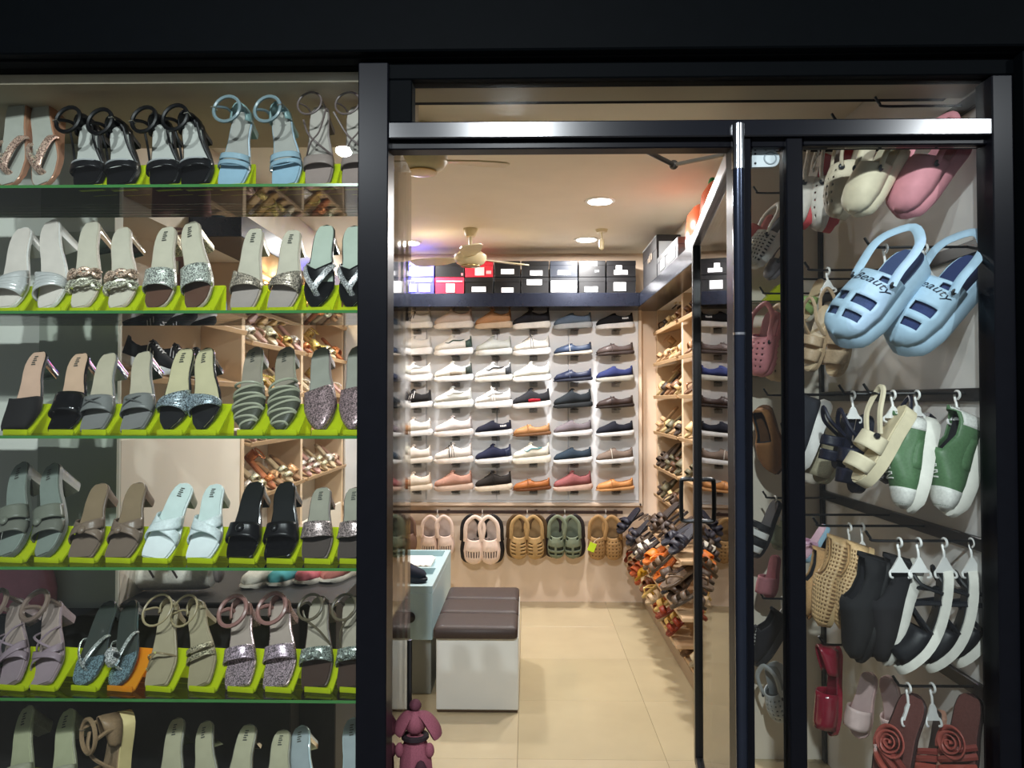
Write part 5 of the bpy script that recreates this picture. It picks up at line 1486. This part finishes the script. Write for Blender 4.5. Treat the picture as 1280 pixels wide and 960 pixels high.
perf((1074, 680), (1036, 786), 2.28, 16, 'beige perforated loafer, nearer the display post')
perf((1098, 688), (1062, 790), 2.24, 12, 'beige perforated loafer, nearer the black slip-ons', -1)
hsneak((1118, 702), (1078, 826), 2.14, 26, (28, 28, 30), (22, 22, 24), 'slip', 'all black slip-on next to the beige perforated loafers', name='slip_on_shoe', thick=.6)
hsneak((1152, 704), (1112, 830), 2.11, 24, (30, 29, 32), (206, 204, 196), 'slip', 'black slip-on next to the first wedge sandal', name='slip_on_shoe', thick=.6, side=-1)
WS = dict(sole=((236, 234, 224), 'foam'), insole=((40, 44, 46), 'leather'), toe='round', angs=((0, -34), (.2, -22), (.45, -2), (.7, 12), (1, 20)), th=.024, w=.34,
    ops=[('band', .06, .42, .055, ((26, 28, 34), 'leather')), ('tubes', [[(.42, -1, 0), (.55, -.4, .05), (.62, .3, .055), (.7, 1, 0)], [(.42, 1, 0), (.55, .4, .052), (.62, -.3, .057), (.7, -1, 0)]], .007, ((26, 28, 34), 'leather')),
         ('tubes', [[(.78, -1, 0), (.82, -1.0, .05), (.93, -.8, .075), (1.0, 0, .08), (.93, .8, .075), (.82, 1.0, .05), (.78, 1, 0)]], .006, ((22, 24, 28), 'leather')),
         ('tubes', [[(.8, -1, .03), (.78, 0, .075), (.8, 1, .03)]], .006, ((22, 24, 28), 'leather'))])
for i, (h, t_, tag_) in enumerate((((1184, 704), (1128, 838), 'next to the black slip-ons'), ((1216, 708), (1164, 836), 'in the middle of three'), ((1246, 716), (1200, 830), 'next to the outer post'))):
    hsandal(h, t_, 2.08 - .01 * i, 14, WS, 'black strap sandal with thick white sole, %s' % tag_, name='wedge_sandal', side=1 if i % 2 else -1)
# lowest row
hsandal((1054, 808), (1042, 920), 2.42, 30, dict(BG, sole=((150, 26, 52), 'patent'), insole=((110, 20, 40), 'patent'), th=.014, w=.3, ops=[('band', .1, .5, .05, ((130, 24, 46), 'patent')), ('cup', .7, .07, ((130, 24, 46), 'patent'))]), 'glossy dark red shoe hung below the beige loafers', name='red_shoe')
for i, (h, t_) in enumerate((((1092, 840), (1074, 922)), ((1112, 842), (1128, 930)))):
    hsandal(h, t_, 2.3, 60, dict(BG, sole=((196, 164, 160), 'patent'), insole=((190, 166, 164), 'patent'), th=.012, ops=[('band', .16, .46, .045, ((214, 190, 186), 'patent'))]), 'shiny pinkish sandal, the one nearer the %s' % ('red shoe', 'rose flip-flops')[i], side=(-1, 1)[i])
def rose(root, l, t, n, r, c):
    o = l.pt(t, 0, n); mb = MB(); N = 70
    rows = [[], [], []]
    for i in range(N + 1):
        f = i / N; q = f * 2 * PI * 3.6; rr = r * (.1 + .9 * f) * (1 + .05 * math.sin(q * 2.5))
        h = .55 * r * (1 - .55 * f) + .05 * r * math.sin(q * 2.5)
        for k, (kr, kz) in enumerate(((.72, -.25), (.92, .55), (1.06, 1.0))):
            rows[k].append(o + Vector((math.cos(q) * rr * kr, math.sin(q) * rr * kr, h * kz)))
    mb.grid(rows)
    mb.build('fabric_rose', mat(c, 'satin'), root, solid=.003)
RF = dict(sole=((52, 34, 34), 'leather'), insole=((110, 70, 66), 'leather'), toe='round', angs=FLAT, th=.012, w=.4, ops=[('tubes', [[(.2, -.9, .0), (.3, -.4, .035), (.38, .3, .035), (.46, .95, 0)]], .009, ((150, 74, 66), 'satin')), ('tubes', [[(.14, -.85, .0), (.22, -.3, .035), (.3, .4, .035), (.36, .98, 0)]], .009, ((176, 84, 72), 'satin')), ('tubes', [[(.26, -.95, .0), (.38, -.5, .035), (.46, .2, .035), (.54, .9, 0)]], .009, ((140, 66, 60), 'satin'))])
for i, (h, t_, D, ph, ds) in enumerate((((1150, 868), (1108, 990), 2.07, 66, 'below the shorter hanger'), ((1222, 868), (1190, 990), 2.07, 60, 'nearer the outer post'))):
    m, L = hang(h, t_, D, ph)
    t = thing('flip_flop', 'brown flip-flop with red fabric rose, %s' % ds, 'sandal', m, 'shoes hung in the clog window')
    dd = dict(RF); dd['W'] = .4
    l = sandal_parts(t, dd, L, 1 if i else -1)
    rose(t, l, .5, .035, .044, (176, 92, 82))
hsandal((1186, 890), (1164, 990), 2.11, 20, dict(RF, sole=((172, 130, 110), 'leather'), insole=((40, 32, 34), 'leather')), 'dark sandal edge-on between the two rose flip-flops')
# through the narrow pane between the posts
hsandal((968, 272), (944, 312), 2.98, 40, dict(BG, sole=((206, 110, 110), 'foam'), insole=((206, 130, 130), 'foam'), ops=[('band', .12, .5, .06, ((214, 120, 120), 'foam'))]), 'coral slide high in the narrow pane between the posts', name='slide_sandal')
hclog((990, 276), (944, 338), 2.95, 25, (214, 216, 214), 'white perforated clog in the narrow pane', holes='lattice', inner=(70, 74, 80))
hclog((992, 318), (962, 352), 2.98, 25, (96, 92, 96), 'grey clog below the white perforated clog', holes='none')
hclog((976, 392), (952, 472), 2.95, 50, (206, 134, 140), 'pink clog in the narrow pane, nearer the door', holes='dots')
hclog((996, 394), (974, 478), 2.97, 45, (212, 186, 150), 'beige clog beside the pink clog in the narrow pane', holes='dots')
hsneak((956, 508), (972, 590), 2.95, 62, (138, 96, 58), (96, 66, 42), 'loafer', 'brown loafer showing in the narrow pane', name='loafer', W=.42)
ZS = dict(BG, sole=((30, 30, 34), 'foam'), insole=((60, 60, 64), 'foam'), ops=[('band', .1, .2, .05, ((224, 224, 222), 'foam')), ('band', .22, .32, .055, ((28, 28, 32), 'foam')), ('band', .34, .44, .058, ((224, 224, 222), 'foam')), ('band', .46, .56, .06, ((28, 28, 32), 'foam'))])
hsandal((978, 628), (944, 698), 2.95, 35, ZS, 'black and white striped slide in the narrow pane', name='slide_sandal')
hsandal((994, 634), (972, 688), 2.97, 45, dict(BG, sole=((150, 156, 132), 'foam'), insole=((150, 156, 132), 'foam'), ops=[('band', .12, .5, .06, ((160, 166, 140), 'foam'))]), 'sage slide beside the striped slide', name='slide_sandal')
hsandal((974, 694), (962, 748), 2.98, 50, dict(BG, sole=((150, 92, 98), 'fabric'), insole=((160, 100, 106), 'fabric'), ops=[('band', .12, .5, .06, ((170, 110, 116), 'fabric'))]), 'dusty pink slipper below the striped slide', name='slipper')
hsneak((990, 776), (948, 832), 2.95, 35, (34, 34, 40), (50, 50, 54), 'runner', 'black sneaker in the narrow pane above the grey clog', lace=(200, 200, 200))
hclog((970, 826), (982, 898), 2.95, 58, (172, 176, 178), 'pale grey clog lowest in the narrow pane', holes='dots')
# shelf board glimpsed behind the narrow pane
for k, z in enumerate((Z(377, 3.0), Z(470, 3.0))):
    b = tag(MB().bbox(.84, 1.02, 2.985, 3.115, z - .006, z, .001).build('corner_shelf', GLASS_SHELF, smooth=False), 'small glass shelf in the narrow pane, %s one' % ('upper', 'lower')[k], 'shelf')
    yb = thing('display_stand', 'yellow acrylic stand on the %s small glass shelf in the narrow pane' % ('upper', 'lower')[k], 'stand', Matrix.Translation((.97, 3.05, z)), 'acrylic stands under the sandals')
    MB().loft([[(-.035, y, .0), (.04, y, .0), (.04, y, .07), (.034, y, .07)] for y in (-.03, .03)]).build('bent_sheet', NEON, yb, smooth=False)
# white hangers on the rods
for px, k, D, dr, w, desc in ((1108, 1, 2.06, .07, .05, 'hooked on the second rail above the light blue clogs'), (1158, 1, 2.06, .07, .05, 'on the second rail between the light blue clogs'),
      (1116, 2, 2.08, .055, .05, 'above the cream slide'), (1146, 2, 2.08, .05, .03, 'between the cream slide and green sneaker'), (1196, 2, 2.08, .06, .05, 'above the green and white sneakers'),
      (1066, 2, 2.22, .06, .04, 'above the navy sandals'), (1060, 3, 2.3, .075, .06, 'above the beige perforated loafers'), (1076, 3, 2.3, .075, .06, 'above the second beige perforated loafer'),
      (1122, 3, 2.06, .07, .05, 'above the first black slip-on'), (1146, 3, 2.06, .07, .05, 'above the second black slip-on'), (1178, 3, 2.06, .07, .05, 'above the first white-soled sandal'), (1212, 3, 2.06, .07, .05, 'above the last white-soled sandal'),
      (1131, 4, 2.06, .075, .035, 'shorter one above the first rose flip-flop'), (1161, 4, 2.06, .075, .035, 'above the dark edge-on sandal'), (1024, 0, 2.45, .05, .03, 'above the off-white clogs'), (1036, 1, 2.42, .05, .04, 'above the beige two-strap sandals'),
      (968, 3, 2.95, .06, .04, 'above the striped slide in the narrow pane'), (976, 4, 2.95, .06, .04, 'low in the narrow pane')):
    q = at(px, 480, D)
    h = hanger(px, 480, D, dr * 1.15, 'white plastic hanger %s' % desc, w=w)
    h.matrix_world = Matrix.Translation((q.x, D, rodz(k) - .004)) @ Matrix.Rotation(R(0), 4, 'Z')
